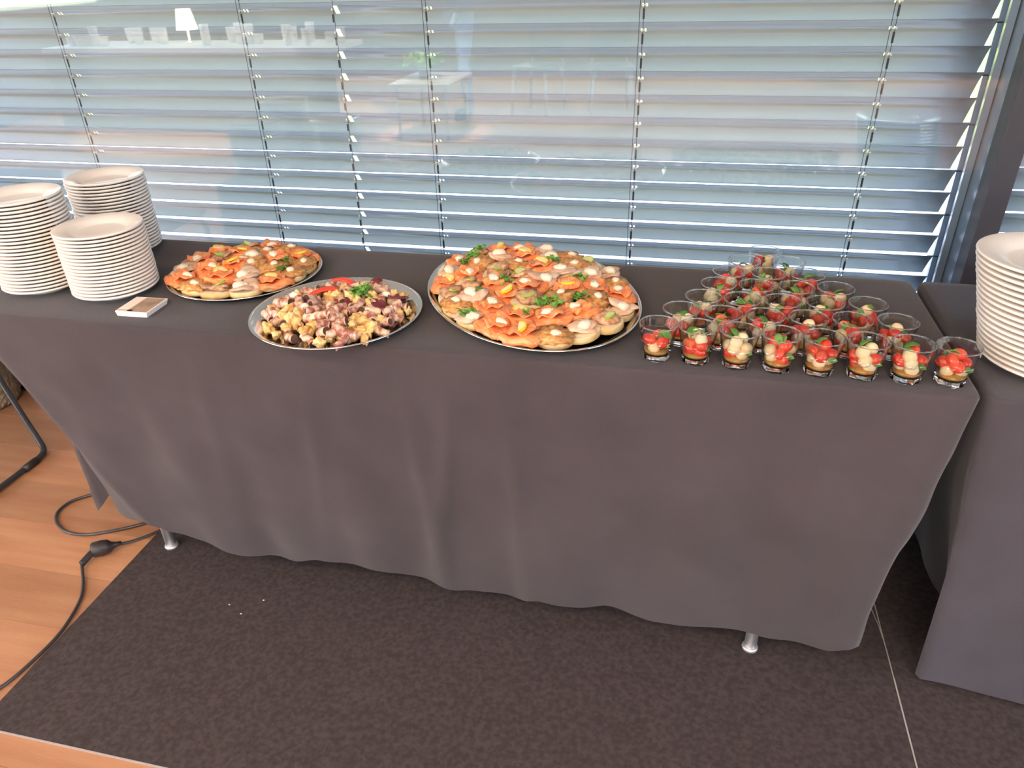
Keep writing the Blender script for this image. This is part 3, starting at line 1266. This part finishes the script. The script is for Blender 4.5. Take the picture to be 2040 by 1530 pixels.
# ------------------------------------------------------------------ platter of roasted bites
bite_m = mat('pink_brown_rolled_bite', (0.40, 0.12, 0.09), 0.4, col2=(0.86, 0.60, 0.42), vscale=80, stretch=(1.3, .8, .8), coat=0.2, rand=0.15, ramp=(.4, .58))
hole_m = mat('dark_hollow', (0.10, 0.045, 0.035), 0.7)
pot_m = mat('yellow_roast_potato', (0.84, 0.47, 0.13), 0.55, col2=(0.93, 0.68, 0.34), vscale=50, rand=0.12)
pale_chunk_m = mat('pale_garlic_clove', (0.88, 0.76, 0.60), 0.45)
pep_m = mat('red_pepper_strip', (0.80, 0.05, 0.02), 0.3, coat=0.4)
leaf_m = mat('dark_red_leaf', (0.13, 0.02, 0.03), 0.5, col2=(0.28, 0.04, 0.05), vscale=30)
BITE, POT = [], []
for v in range(4):
    bm = bmesh.new()
    L_ = 0.013 + 0.002 * v
    pts = smooth_path([(-L_, 0, 0), (-L_ * .3, 0.002 * (v - 1), 0.001), (L_ * .4, 0.002, 0), (L_, -0.001 * v, 0)], 4)
    rad = [0.0078 + 0.0010 * noise.noise(p * 160 + Vector((v, v, v))) + 0.0007 * math.sin(i * 1.7) for i, p in enumerate(pts)]
    tube(bm, pts, 0.008, 12, radii=rad)
    for f in bm.faces:
        if len(f.verts) > 4:
            f.material_index = 1
            r = bmesh.ops.inset_region(bm, faces=[f], thickness=0.003, depth=-0.002)
            for g in r['faces']:
                g.material_index = 0
    BITE.append(finish('rolled_bite', bm, [bite_m, hole_m]))
    bm = bmesh.new()
    blob(bm, (0, 0, 0), (.0105, .0085, .0070), .65, 1.9, 3, 60 + v)
    POT.append(finish('potato_chunk', bm, pot_m))


def place(proto, loc, rot, scale, label, cat, group):
    if proto.name not in taken:
        taken.add(proto.name)
        o = proto
    else:
        o = proto.copy()
        COL.objects.link(o)
    o.location = loc
    o.rotation_euler = rot
    o.scale = (scale,) * 3
    tag(o, label, cat, group)
    return o


rr = random.Random(21)
mx, my = MID[0], MID[1]
cnt = 0
for layer, (fmax, n, z) in enumerate(((0.82, 92, 0.0120), (0.73, 66, 0.0235), (0.45, 16, 0.032))):
    done = []
    tries = 0
    while len(done) < n and tries < 6000:
        tries += 1
        a = rr.uniform(0, 2 * PI)
        d = math.sqrt(rr.random()) * fmax * 0.18
        px, py = d * math.cos(a) + 0.004, d * math.sin(a) - 0.006
        if any((px - q[0]) ** 2 + (py - q[1]) ** 2 < 0.0205 ** 2 for q in done):
            continue
        if layer > 0 and math.hypot(px + 0.004, py - 0.002) < 0.035:
            continue
        done.append((px, py))
        zz = ZT + z + rr.uniform(-.002, .003)
        if rr.random() < 0.56:
            place(rr.choice(BITE), (mx + px, my + py, zz), (rr.uniform(-.4, .4), rr.uniform(-.5, .5), rr.uniform(0, 6)), rr.uniform(1.0, 1.3),
                  'pinkish brown rolled bite, %s part of the heap on the front round platter' % sector(px, py, .17), 'food', 'rolled bites on the front platter')
        else:
            place(rr.choice(POT), (mx + px, my + py, zz), (rr.uniform(0, 6), rr.uniform(0, 6), rr.uniform(0, 6)), rr.uniform(1.0, 1.5),
                  'golden yellow potato chunk, %s part of the heap on the front round platter' % sector(px, py, .17), 'food', 'potato chunks on the front platter')
for (x, y, s) in ((-.795, 1.32, 1), (-.745, 1.27, .9), (-.60, 1.36, .8)):
    bm = bmesh.new()
    blob(bm, (0, 0, 0), (.012, .008, .008), .3, 1.5, 2, x * 9)
    o = finish('garlic_clove', bm, pale_chunk_m)
    o.location = (x, y, ZT + .036)
    o.scale = (s, s, s)
    tag(o, 'pale garlic-like clove lying on the roasted bites of the front platter', 'food', 'pale cloves on the front platter')
for i, pts in enumerate(([(-.035, .0, 0), (-.01, .012, .006), (.018, .006, .004), (.03, -.008, -.002)],
                         [(-.03, -.012, -.004), (-.008, -.002, .006), (.014, .004, .008), (.03, .0, .002)])):
    bm = bmesh.new()
    P_ = smooth_path(pts, 5)
    tube(bm, P_, 0.006, 8, radii=[0.0035 + 0.0060 * math.sin(PI * (j + .5) / len(P_)) for j in range(len(P_))])
    for v in bm.verts:
        v.co.z *= 0.42
    o = finish('pepper_strip', bm, pep_m)
    o.location = ((-.715, 1.395, ZT + .040), (-.737, 1.345, ZT + .040))[i]
    o.rotation_euler = (0, 0, (-.25, .35)[i])
    tag(o, ('bright red pepper strip at the back of the front platter, by the parsley',
            'bright red pepper strip nearer the centre of the front platter')[i], 'pepper')
for i, (x, y) in enumerate(((-.70, 1.30), (-.675, 1.315), (-.60, 1.31), (-.57, 1.35), (-.65, 1.43))):
    bm = sheet_bm(.022, .014, 0.0, 0.007, 70 + i, th=0.0012)
    o = finish('lettuce_leaf', bm, leaf_m)
    o.location = (x, y, ZT + (.020 if i < 2 else .030))
    o.rotation_euler = (0.2, -0.2, i * 1.3)
    tag(o, 'dark red crinkled lettuce leaf showing between the roasted bites', 'leaf', 'dark leaves on the front platter')
sprig(-.650, 1.352, ZT + 0.036, 0, 'bright green parsley sprig at the centre of the roasted bites platter', None, 1.0)

# ------------------------------------------------------------------ tumblers with tomato and mozzarella
H = 0.070


def facet(a, r, z):
    n = 10
    if z < 0.041:
        k = 1.0 if z < 0.036 else (0.041 - z) / 0.005
        b_ = (a % (2 * PI / n)) - PI / n
        poly = math.cos(PI / n) / math.cos(b_)
        return r * (1 + k * (poly - 1) * 0.9)
    return r


bm = bmesh.new()
outer = [(0.0258, 0.0125), (0.0280, 0.024), (0.0302, 0.034), (0.0312, 0.0375), (0.0302, 0.0395), (0.0308, 0.042), (0.0334, 0.058), (0.0350, 0.0685), (0.0350, H)]
inner = [(0.0338, H), (0.0334, 0.0685), (0.0320, 0.058), (0.0294, 0.042), (0.0278, 0.034), (0.0256, 0.024), (0.0232, 0.0135), (0.0, 0.0128)]
lathe(bm, outer + inner, 60, rfun=facet)
g_wall = finish('wall', bm, tumbler_m)
for p in g_wall.data.polygons:
    p.use_smooth = p.center.z > 0.040
bm = bmesh.new()
lathe(bm, [(0, 0.0012), (0.0205, 0.0006), (0.0225, 0.0), (0.0243, 0.0018), (0.0258, 0.0122), (0.0235, 0.0124), (0, 0.0122)], 60, rfun=facet)
g_base = finish('base', bm, tumbler_base_m, smooth=False)
bm = bmesh.new()
tube(bm, [(0.0345 * math.cos(2 * PI * k / 48), 0.0345 * math.sin(2 * PI * k / 48), H) for k in range(49)], 0.0012, 8, caps=False)
g_rim = finish('rim', bm, tumbler_base_m)
dress_m = mat('olive_dressing', (0.50, 0.17, 0.03), 0.25, col2=(0.36, 0.26, 0.05), vscale=90)
bm = bmesh.new()
lathe(bm, [(0, 0.0137), (0.0222, 0.0139), (0.0238, 0.0195), (0, 0.0200)], 30)
g_dress = finish('dressing', bm, dress_m)
gl_proto = empty('tumbler')
for ch in (g_wall, g_base, g_rim, g_dress):
    ch.parent = gl_proto
note_kids(gl_proto, [g_wall, g_base, g_rim, g_dress])

tom_m = mat('red_cherry_tomato', (0.78, 0.030, 0.012), 0.16, coat=0.6, col2=(0.86, 0.07, 0.02), vscale=40, rand=0.10, sss=0.05)
cut_m = mat('cut_tomato_flesh', (0.85, 0.14, 0.05), 0.3, col2=(0.90, 0.32, 0.14), vscale=110)
moz_m = mat('mozzarella_ball', (0.90, 0.66, 0.36), 0.4, col2=(0.93, 0.78, 0.52), vscale=25, sss=0.08)
basil_m = mat('basil_leaf_green', (0.07, 0.22, 0.03), 0.4, col2=(0.22, 0.42, 0.10), vscale=30, rand=0.15)
TOM = []
for v in range(3):
    bm = bmesh.new()
    bmesh.ops.create_uvsphere(bm, u_segments=18, v_segments=12, radius=1)
    for q in bm.verts:
        q.co = Vector((q.co.x * (.0125 + .001 * v), q.co.y * .0108, q.co.z * .0105))
        if v == 1:
            if q.co.y > 0.0035:
                q.co.y = 0.0035
    bmesh.ops.dissolve_degenerate(bm, edges=bm.edges, dist=1e-6)
    for f in bm.faces:
        if v == 1 and all(abs(q.co.y - 0.0035) < 1e-6 for q in f.verts):
            f.material_index = 1
    TOM.append(finish('cherry_tomato', bm, [tom_m, cut_m]))
bm = bmesh.new()
blob(bm, (0, 0, 0), (.0120, .0118, .0112), .10, 1.2, 3, 5)
MOZ = finish('mozzarella_ball', bm, moz_m)
bm = bmesh.new()
nx = 9
rowp = []
for i in range(nx):
    u = i / (nx - 1)
    w = 0.0068 * math.sin(PI * min(1, u * 1.02)) ** .8 + 0.0002
    rowp.append([bm.verts.new(((u - .5) * .024, s * w, 0.004 * math.sin(u * 3) + abs(s) * 0.0022)) for s in (-1, 0, 1)])
for A, B_ in zip(rowp, rowp[1:]):
    for k in range(2):
        bm.faces.new((A[k], B_[k], B_[k + 1], A[k + 1]))
bm.normal_update()
bmesh.ops.solidify(bm, geom=list(bm.faces), thickness=0.0005)
BAS = finish('basil_leaf', bm, basil_m)

ROWS = [
    ('front row', [(-.021, 1.240), (.050, 1.238), (.122, 1.235), (.193, 1.233), (.263, 1.232), (.335, 1.231), (.407, 1.233), (.478, 1.234)]),
    ('second row', [(.018, 1.312), (.094, 1.305), (.170, 1.306), (.246, 1.310), (.322, 1.314), (.400, 1.320)]),
    ('third row', [(.058, 1.378), (.132, 1.377), (.207, 1.380), (.284, 1.384), (.362, 1.392)]),
    ('fourth row', [(.088, 1.448), (.163, 1.450), (.239, 1.453), (.314, 1.460)]),
    ('fifth row', [(.112, 1.519), (.190, 1.521), (.268, 1.525)]),
    ('sixth row', [(.145, 1.589), (.236, 1.594)]),
    ('last row', [(.192, 1.655)]),
]
PLACE = {8: ['leftmost', 'second from left', 'third from left', 'fourth from left', 'fourth from right', 'third from right', 'second from right', 'rightmost'],
         6: ['leftmost', 'second from left', 'third from left', 'third from right', 'second from right', 'rightmost'],
         5: ['leftmost', 'second from left', 'middle', 'second from right', 'rightmost'],
         4: ['leftmost', 'second from left', 'second from right', 'rightmost'],
         3: ['leftmost', 'middle', 'rightmost'], 2: ['left', 'right'], 1: ['single']}
RADZ = lambda z: interp([(0.0135, .0228), (0.024, .0252), (0.034, .0274), (0.042, .0290), (0.058, .0318), (0.069, .033)], z)
rr = random.Random(99)
firstg = True
for rn, pts in ROWS:
    for gi, (x, y) in enumerate(pts):
        pos = PLACE[len(pts)][gi]
        if firstg:
            g = gl_proto
            firstg = False
        else:
            g = copy_tree(gl_proto)
        g.location = (x, y, ZT + 0.0003)
        g.rotation_euler = (0, 0, rr.uniform(0, 6))
        where = ('the single tumbler at the very back' if rn == 'last row' else 'the %s tumbler of the %s' % (pos, rn))
        tag(g, ('single faceted glass tumbler at the very back of the triangle' if rn == 'last row' else
                'faceted glass tumbler of tomato and mozzarella, %s in the %s' % (pos, rn)), 'glass', 'tumblers arranged in a triangle')
        frontish = rn in ('front row', 'second row')
        layers = [(0.0260, 3, .0112), (0.0385, 4, .0150), (0.0490, 2 if rr.random() < .75 else 1, .0110)]
        if rn == 'front row' and gi == 0:
            layers = [(0.0255, 2, .0105), (0.0380, 3, .0150)]
        for li, (z, n, rho) in enumerate(layers):
            ph = rr.uniform(0, 2 * PI)
            for q in range(n):
                a = ph + 2 * PI * q / n + rr.uniform(-.2, .2)
                px, py = rho * 1.08 * math.cos(a), rho * 1.08 * math.sin(a)
                isT = rr.random() < (0.35 if li == 0 else 0.62)
                lim = RADZ(z) - 0.0124
                d = math.hypot(px, py)
                if d > lim:
                    px, py = px * lim / d, py * lim / d
                loc = (x + px, y + py, ZT + z + rr.uniform(-.001, .0015))
                if isT:
                    place(rr.choice(TOM), loc, (rr.uniform(-.5, .5), rr.uniform(-.5, .5), rr.uniform(0, 6)), 1.02,
                          'red cherry tomato in ' + where, 'tomato', 'cherry tomatoes in ' + where)
                else:
                    place(MOZ, loc, (rr.uniform(0, 6), rr.uniform(0, 6), 0), 0.98,
                          'cream mozzarella ball in ' + where, 'cheese', 'mozzarella balls in ' + where)
        for q in range(rr.choice((2, 3))):
            a = rr.uniform(0, 2 * PI)
            d = rr.uniform(.004, .015)
            place(BAS, (x + d * math.cos(a), y + d * math.sin(a), ZT + rr.uniform(.047, .060) - (.008 if len(layers) == 2 else 0)),
                  (rr.uniform(-.6, .6), rr.uniform(-.6, .6), rr.uniform(0, 6)), rr.uniform(.8, 1.15),
                  'green basil leaf in ' + where, 'herb', 'basil leaves in ' + where)
        place(BAS, (x + .017, y - .0138, ZT + .034), (1.3, .2, rr.uniform(-1, 1)), .75, 'green basil leaf in ' + where, 'herb', 'basil leaves in ' + where)

# ------------------------------------------------------------------ cables on the floor
bm = bmesh.new()
tube(bm, smooth_path([(-1.489, 1.165, .012), (-1.472, 1.145, .008), (-1.438, 1.105, .0055), (-1.405, 1.052, .0055), (-1.380, .96, .0055), (-1.382, .87, .0055), (-1.40, .79, .0055),
                      (-1.46, .70, .0055), (-1.60, .60, .0055)], 8), 0.0042, 10)
cab = finish('power_cord', bm, cable_m)
tag(cab, 'black power cord snaking along the mat edge to the lower left', 'cable')
bm = bmesh.new()
tube(bm, smooth_path([(-1.484, 1.203, .020), (-1.486, 1.190, .018), (-1.490, 1.165, .012)], 6), .009, 14,
     radii=None)
bmesh.ops.scale(bm, vec=(1, 1, 1), verts=bm.verts)
o = finish('plug_boot', bm, black_m, cab)
bm = bmesh.new()
lathe(bm, [(0, -.018), (.014, -.018), (.0175, -.014), (.0180, .004), (.0165, .010), (.0168, .012), (.0150, .018), (.009, .024), (.0055, .034), (.0045, .044), (0, .044)], 28,
      rfun=lambda a, r, z: r * (1 + (0.05 * math.cos(a * 10) if -.012 < z < .012 else 0)))
q = Vector((0.055, 0.045, -0.004)).to_track_quat('Z', 'Y').to_matrix().to_4x4()
bmesh.ops.transform(bm, matrix=Matrix.Translation((-1.472, 1.220, .022)) @ q @ Matrix.Scale(1.2, 4), verts=bm.verts)
cab2 = empty('extension_cord', (0, 0, 0))
tag(cab2, 'black extension cord looping out from under the cloth and ending in a round socket', 'cable')
finish('socket', bm, black_m, cab2)
bm = bmesh.new()
tube(bm, smooth_path([(-1.438, 1.250, .016), (-1.415, 1.275, .009), (-1.377, 1.322, .0055), (-1.33, 1.40, .0055), (-1.30, 1.52, .0055), (-1.40, 1.58, .0055)], 8), 0.0042, 10)
finish('cord', bm, cable_m, cab2)
bm = bmesh.new()
tube(bm, smooth_path([(-1.40, 1.58, .0055), (-1.58, 1.50, .0055), (-1.70, 1.421, .0055), (-1.728, 1.365, .0055), (-1.705, 1.315, .0055), (-1.640, 1.277, .0055), (-1.572, 1.275, .0055),
                      (-1.509, 1.302, .0055), (-1.437, 1.349, .0055), (-1.37, 1.42, .0055)], 8), 0.0045, 10)
finish('cord', bm, cable_m, cab2)

# ------------------------------------------------------------------ black sled chair at the left
ch = empty('sled_chair', (0, 0, 0))
tag(ch, 'black steel sled-base chair at the left edge, one runner on the parquet', 'chair')
rz = 0.011
for k, dx in enumerate((0.0, -0.46)):
    bm = bmesh.new()
    off = Vector((dx, dx * 0.02, 0))
    P_ = [Vector(p) + off for p in ((-2.32, 1.78, .43), (-2.22, 1.725, .245), (-2.10, 1.662, .10), (-2.035, 1.628, .034), (-2.005, 1.607, .015), (-1.988, 1.575, rz),
                                    (-1.985, 1.50, rz), (-1.986, 1.403, rz), (-1.99, 1.20, rz), (-2.00, 1.13, rz + .006), (-2.02, 1.11, .05), (-2.10, 1.10, .43))]
    tube(bm, smooth_path(P_, 5), 0.0095, 12)
    finish('frame_runner', bm, blackmetal_m, ch)
    bm = bmesh.new()
    tube(bm, [Vector((-1.984, 1.552, rz - .0005)) + off, Vector((-1.985, 1.50, rz - .0005)) + off], 0.0125, 12)
    for v in bm.verts:
        v.co.z = max(v.co.z, 0.0005)
    finish('glide', bm, black_m, ch)
bm = bmesh.new()
box(bm, -2.60, -2.08, 1.08, 1.80, .43, .45)
bevel_all(bm, 0.006)
finish('seat', bm, black_m, ch)
bm = bmesh.new()
box(bm, -2.58, -2.10, 1.78, 1.80, .50, .80)
bevel_all(bm, 0.006)
finish('backrest', bm, black_m, ch)
bm = bmesh.new()
for x in (-2.56, -2.12):
    tube(bm, [(x, 1.79, .43), (x, 1.79, .52)], 0.008, 8)
finish('back_support', bm, blackmetal_m, ch)

# basket by the window
bk = empty('wicker_basket', (-2.465, 1.845, 0))
tag(bk, 'brown woven wicker basket on the floor by the window behind the chair', 'basket')
wick_m = mat('woven_wicker', (0.20, 0.15, 0.10), 0.8, col2=(0.42, 0.35, 0.26), vscale=60, stretch=(1, 1, .35), bump=.8, bscale=80)
bm = bmesh.new()


def weave(a, r, z):
    return r + 0.0035 * math.sin(a * 24 + (PI if int(z / 0.014) % 2 else 0))


prof = [(0, 0.002), (.085, 0.0), (.10, .006)]
zz = .014
while zz < .20:
    prof.append((.104 + .02 * math.sin(PI * zz / .24), zz))
    zz += .007
prof += [(.110, .205), (.100, .205), (.09, .01), (0, .01)]
lathe(bm, prof, 96, rfun=weave)
finish('body', bm, wick_m, bk)
bm = bmesh.new()
tube(bm, [(.108 * math.cos(2 * PI * k / 40), .108 * math.sin(2 * PI * k / 40), .208) for k in range(41)], .007, 10)
finish('rim', bm, wick_m, bk)

# ------------------------------------------------------------------ ceiling panels (above the frame)
lampglow = mat('lit_diffuser', (0.9, 0.85, 0.78), 0.5, emit=(1.0, 0.85, 0.7), emits=5.0)
for i, (x, y) in enumerate(CEIL):
    e = empty('ceiling_light', (x, y, ZC))
    tag(e, 'rectangular ceiling light panel, %s' % ['rear left of the near pair', 'right of the near pair', 'left of the far pair', 'right of the far pair'][i], 'ceiling light',
        'ceiling light panels')
    bm = bmesh.new()
    box(bm, -.6, .6, -.3, .3, -.06, 0)
    finish('housing', bm, white_m, e, smooth=False)
    bm = bmesh.new()
    box(bm, -.56, .56, -.26, .26, -.064, -.061)
    finish('diffuser', bm, lampglow, e, smooth=False)

# ------------------------------------------------------------------ the part of the room behind the camera that the window glass mirrors
linen_m = mat('white_linen', (0.80, 0.79, 0.77), 0.8)
gw = empty('buffet_table', (-4.6, -2.9, 0))
tag(gw, 'white-clothed buffet table at the far side of the room', 'table')
bm = bmesh.new()
box(bm, -1.5, 1.5, -.35, .35, .70, .74)
finish('tabletop', bm, linen_m, gw, smooth=False)
bm = bmesh.new()
box(bm, -1.5, 1.5, .342, .35, .02, .70)
finish('cloth_front', bm, mat('grey_linen', (0.2, 0.2, 0.21), 0.9), gw, smooth=False)
bm = bmesh.new()
lathe(bm, [(0, 0), (.03, 0), (.038, .02), (.041, .085), (.037, .085), (.034, .02), (0, .006)], 24)
cup0 = finish('cup', bm, white_m)
rr = random.Random(4)
n = 0
for i in range(32):
    x = -6.0 + i * 0.092 + rr.uniform(-.003, .003)
    if rr.random() < .15 or abs(x + 4.75) < .16:
        continue
    y = -2.75 + rr.choice((0, -.14, -.28))
    o = cup0 if n == 0 else cup0.copy()
    if n:
        COL.objects.link(o)
    n += 1
    o.location = (x, y, .7402)
    o.scale = (1, 1, rr.choice((1, 1.6, 2.0)))
    tag(o, 'plain white cup on the far buffet table', 'cup', 'cups on the far buffet table')
# table lamp
tl = empty('table_lamp', (-4.75, -2.95, .74))
tag(tl, 'small glowing table lamp on the far buffet table', 'lamp')
bm = bmesh.new()
lathe(bm, [(0, 0), (.05, 0), (.05, .01), (.01, .02), (.01, .12), (0, .12)], 24)
finish('base', bm, chrome_m, tl)
bm = bmesh.new()
lathe(bm, [(.10, .12), (.065, .30), (.062, .30), (.097, .12)], 32, close=True)
finish('shade', bm, mat('glowing_shade', (.9, .8, .65), .6, emit=(1.0, .85, .62), emits=9.0), tl)
# low white table under the added spot, with a plant
lt = empty('low_table', (-2.27, -2.75, -0.03))
tag(lt, 'low white side table brightened by an added spot', 'table')
bm = bmesh.new()
box(bm, -.27, .27, -.38, .38, .47, .50)
bevel_all(bm, .004)
finish('tabletop', bm, white_m, lt)
for sx in (-1, 1):
    for sy in (-1, 1):
        bm = bmesh.new()
        tube(bm, [(sx * .22, sy * .32, 0.03), (sx * .22, sy * .32, .47)], .014, 10)
        finish('leg', bm, white_m, lt)
pp = empty('potted_plant', (-2.35, -2.80, .47))
tag(pp, 'green leafy plant in a white pot on the low white table', 'plant')
bm = bmesh.new()
lathe(bm, [(0, 0), (.045, 0), (.06, .10), (.054, .10), (.04, .012), (0, .012)], 24)
finish('pot', bm, white_m, pp)
bm = parsley_bm(.17, 60, 8)
for v in bm.verts:
    v.co.z = v.co.z * .9 + .10
o = finish('foliage', bm, mat('plant_green', (.12, .34, .04), .5), pp, smooth=False)
# white chairs
def white_chair(x, y, rzz, label):
    e = empty('white_chair', (x, y, 0), rzz)
    tag(e, label, 'chair', 'white chairs across the room')
    bm = bmesh.new()
    box(bm, -.21, .21, -.21, .21, .43, .46)
    bevel_all(bm, .01)
    finish('seat', bm, blackmetal_m, e)
    for sx in (-1, 1):
        for sy in (-1, 1):
            bm = bmesh.new()
            tube(bm, [(sx * .20, sy * .20, 0), (sx * .17, sy * .17, .43)], .016, 10, radii=[.013, .022])
            finish('leg', bm, white_m, e)
    bm = bmesh.new()
    box(bm, -.20, .20, -.21, -.19, .50, .82)
    bevel_all(bm, .008)
    finish('backrest', bm, black_m, e)
    bm = bmesh.new()
    for sx in (-1, 1):
        tube(bm, [(sx * .17, -.20, .45), (sx * .17, -.20, .55)], .010, 8)
    finish('back_post', bm, white_m, e)


white_chair(-1.50, -3.75, .3, 'white chair across the room, left of two')
white_chair(-.78, -3.75, -.2, 'white chair across the room, right of two')


# a standing person across the room in a blue shirt and jeans, seen only in the window reflection
def person(x, y, rzz):
    root = empty('person', (x, y, 0), rzz)
    tag(root, 'standing person in light blue jeans and a dark top across the room', 'person')
    J = {'pelvis': (0, 0, .93), 'waist': (0, 0, 1.08), 'chest': (0, .0, 1.30), 'neck': (0, .01, 1.48), 'head': (0, .02, 1.60), 'crown': (0, .01, 1.70),
         'hipL': (.095, 0, .89), 'kneeL': (.11, .03, .50), 'ankL': (.11, -.01, .09), 'toeL': (.12, .15, .035),
         'hipR': (-.095, 0, .89), 'kneeR': (-.10, .02, .50), 'ankR': (-.11, -.03, .09), 'toeR': (-.13, .13, .035),
         'shL': (.18, 0, 1.42), 'elL': (.24, -.02, 1.14), 'wrL': (.25, .10, .92), 'haL': (.245, .14, .84),
         'shR': (-.18, 0, 1.42), 'elR': (-.24, -.02, 1.14), 'wrR': (-.22, .12, .95), 'haR': (-.20, .18, .90)}
    Rd = {'pelvis': .13, 'waist': .125, 'chest': .15, 'neck': .06, 'head': .09, 'crown': .07, 'hipL': .095, 'hipR': .095, 'kneeL': .062, 'kneeR': .062,
          'ankL': .045, 'ankR': .045, 'toeL': .035, 'toeR': .035, 'shL': .062, 'shR': .062, 'elL': .045, 'elR': .045, 'wrL': .03, 'wrR': .03, 'haL': .035, 'haR': .035}
    E_ = [('pelvis', 'waist'), ('waist', 'chest'), ('chest', 'neck'), ('neck', 'head'), ('head', 'crown'), ('pelvis', 'hipL'), ('hipL', 'kneeL'), ('kneeL', 'ankL'), ('ankL', 'toeL'),
          ('pelvis', 'hipR'), ('hipR', 'kneeR'), ('kneeR', 'ankR'), ('ankR', 'toeR'), ('chest', 'shL'), ('shL', 'elL'), ('elL', 'wrL'), ('wrL', 'haL'),
          ('chest', 'shR'), ('shR', 'elR'), ('elR', 'wrR'), ('wrR', 'haR')]
    names = list(J)
    me = bpy.data.meshes.new('body')
    me.from_pydata([J[n_] for n_ in names], [(names.index(a), names.index(b_)) for a, b_ in E_], [])
    o = bpy.data.objects.new('body', me)
    COL.objects.link(o)
    o.parent = root
    md = o.modifiers.new('skin', 'SKIN')
    for i, n_ in enumerate(names):
        sv = me.skin_vertices[0].data[i]
        sv.radius = (Rd[n_], Rd[n_] * (.8 if n_ in ('chest', 'waist', 'pelvis') else 1))
        sv.use_root = n_ == 'pelvis'
    ms = o.modifiers.new('sub', 'SUBSURF')
    ms.levels = ms.render_levels = 2
    # clothes by height on the one body
    M = bpy.data.materials.new('person_clothing')
    M.use_nodes = True
    nt = M.node_tree
    b_ = nt.nodes['Principled BSDF']
    b_.inputs['Roughness'].default_value = .8
    tc = nt.nodes.new('ShaderNodeTexCoord')
    sp = nt.nodes.new('ShaderNodeSeparateXYZ')
    mr = nt.nodes.new('ShaderNodeMath')
    mr.operation = 'DIVIDE'
    mr.inputs[1].default_value = 1.8
    cr = nt.nodes.new('ShaderNodeValToRGB')
    cr.color_ramp.interpolation = 'CONSTANT'
    els = cr.color_ramp.elements
    els[0].position = 0
    els[0].color = (.03, .03, .03, 1)
    els[1].position = .05
    els[1].color = (.26, .42, .80, 1)
    for p_, c_ in ((.535, (.05, .07, .12, 1)), (.82, (.62, .38, .28, 1)), (.925, (.09, .05, .03, 1))):
        q_ = els.new(p_)
        q_.color = c_
    nt.links.new(tc.outputs['Object'], sp.inputs[0])
    nt.links.new(sp.outputs['Z'], mr.inputs[0])
    nt.links.new(mr.outputs[0], cr.inputs[0])
    nt.links.new(cr.outputs[0], b_.inputs['Base Color'])
    me.materials.append(M)


person(-2.12, -3.35, 1.2)
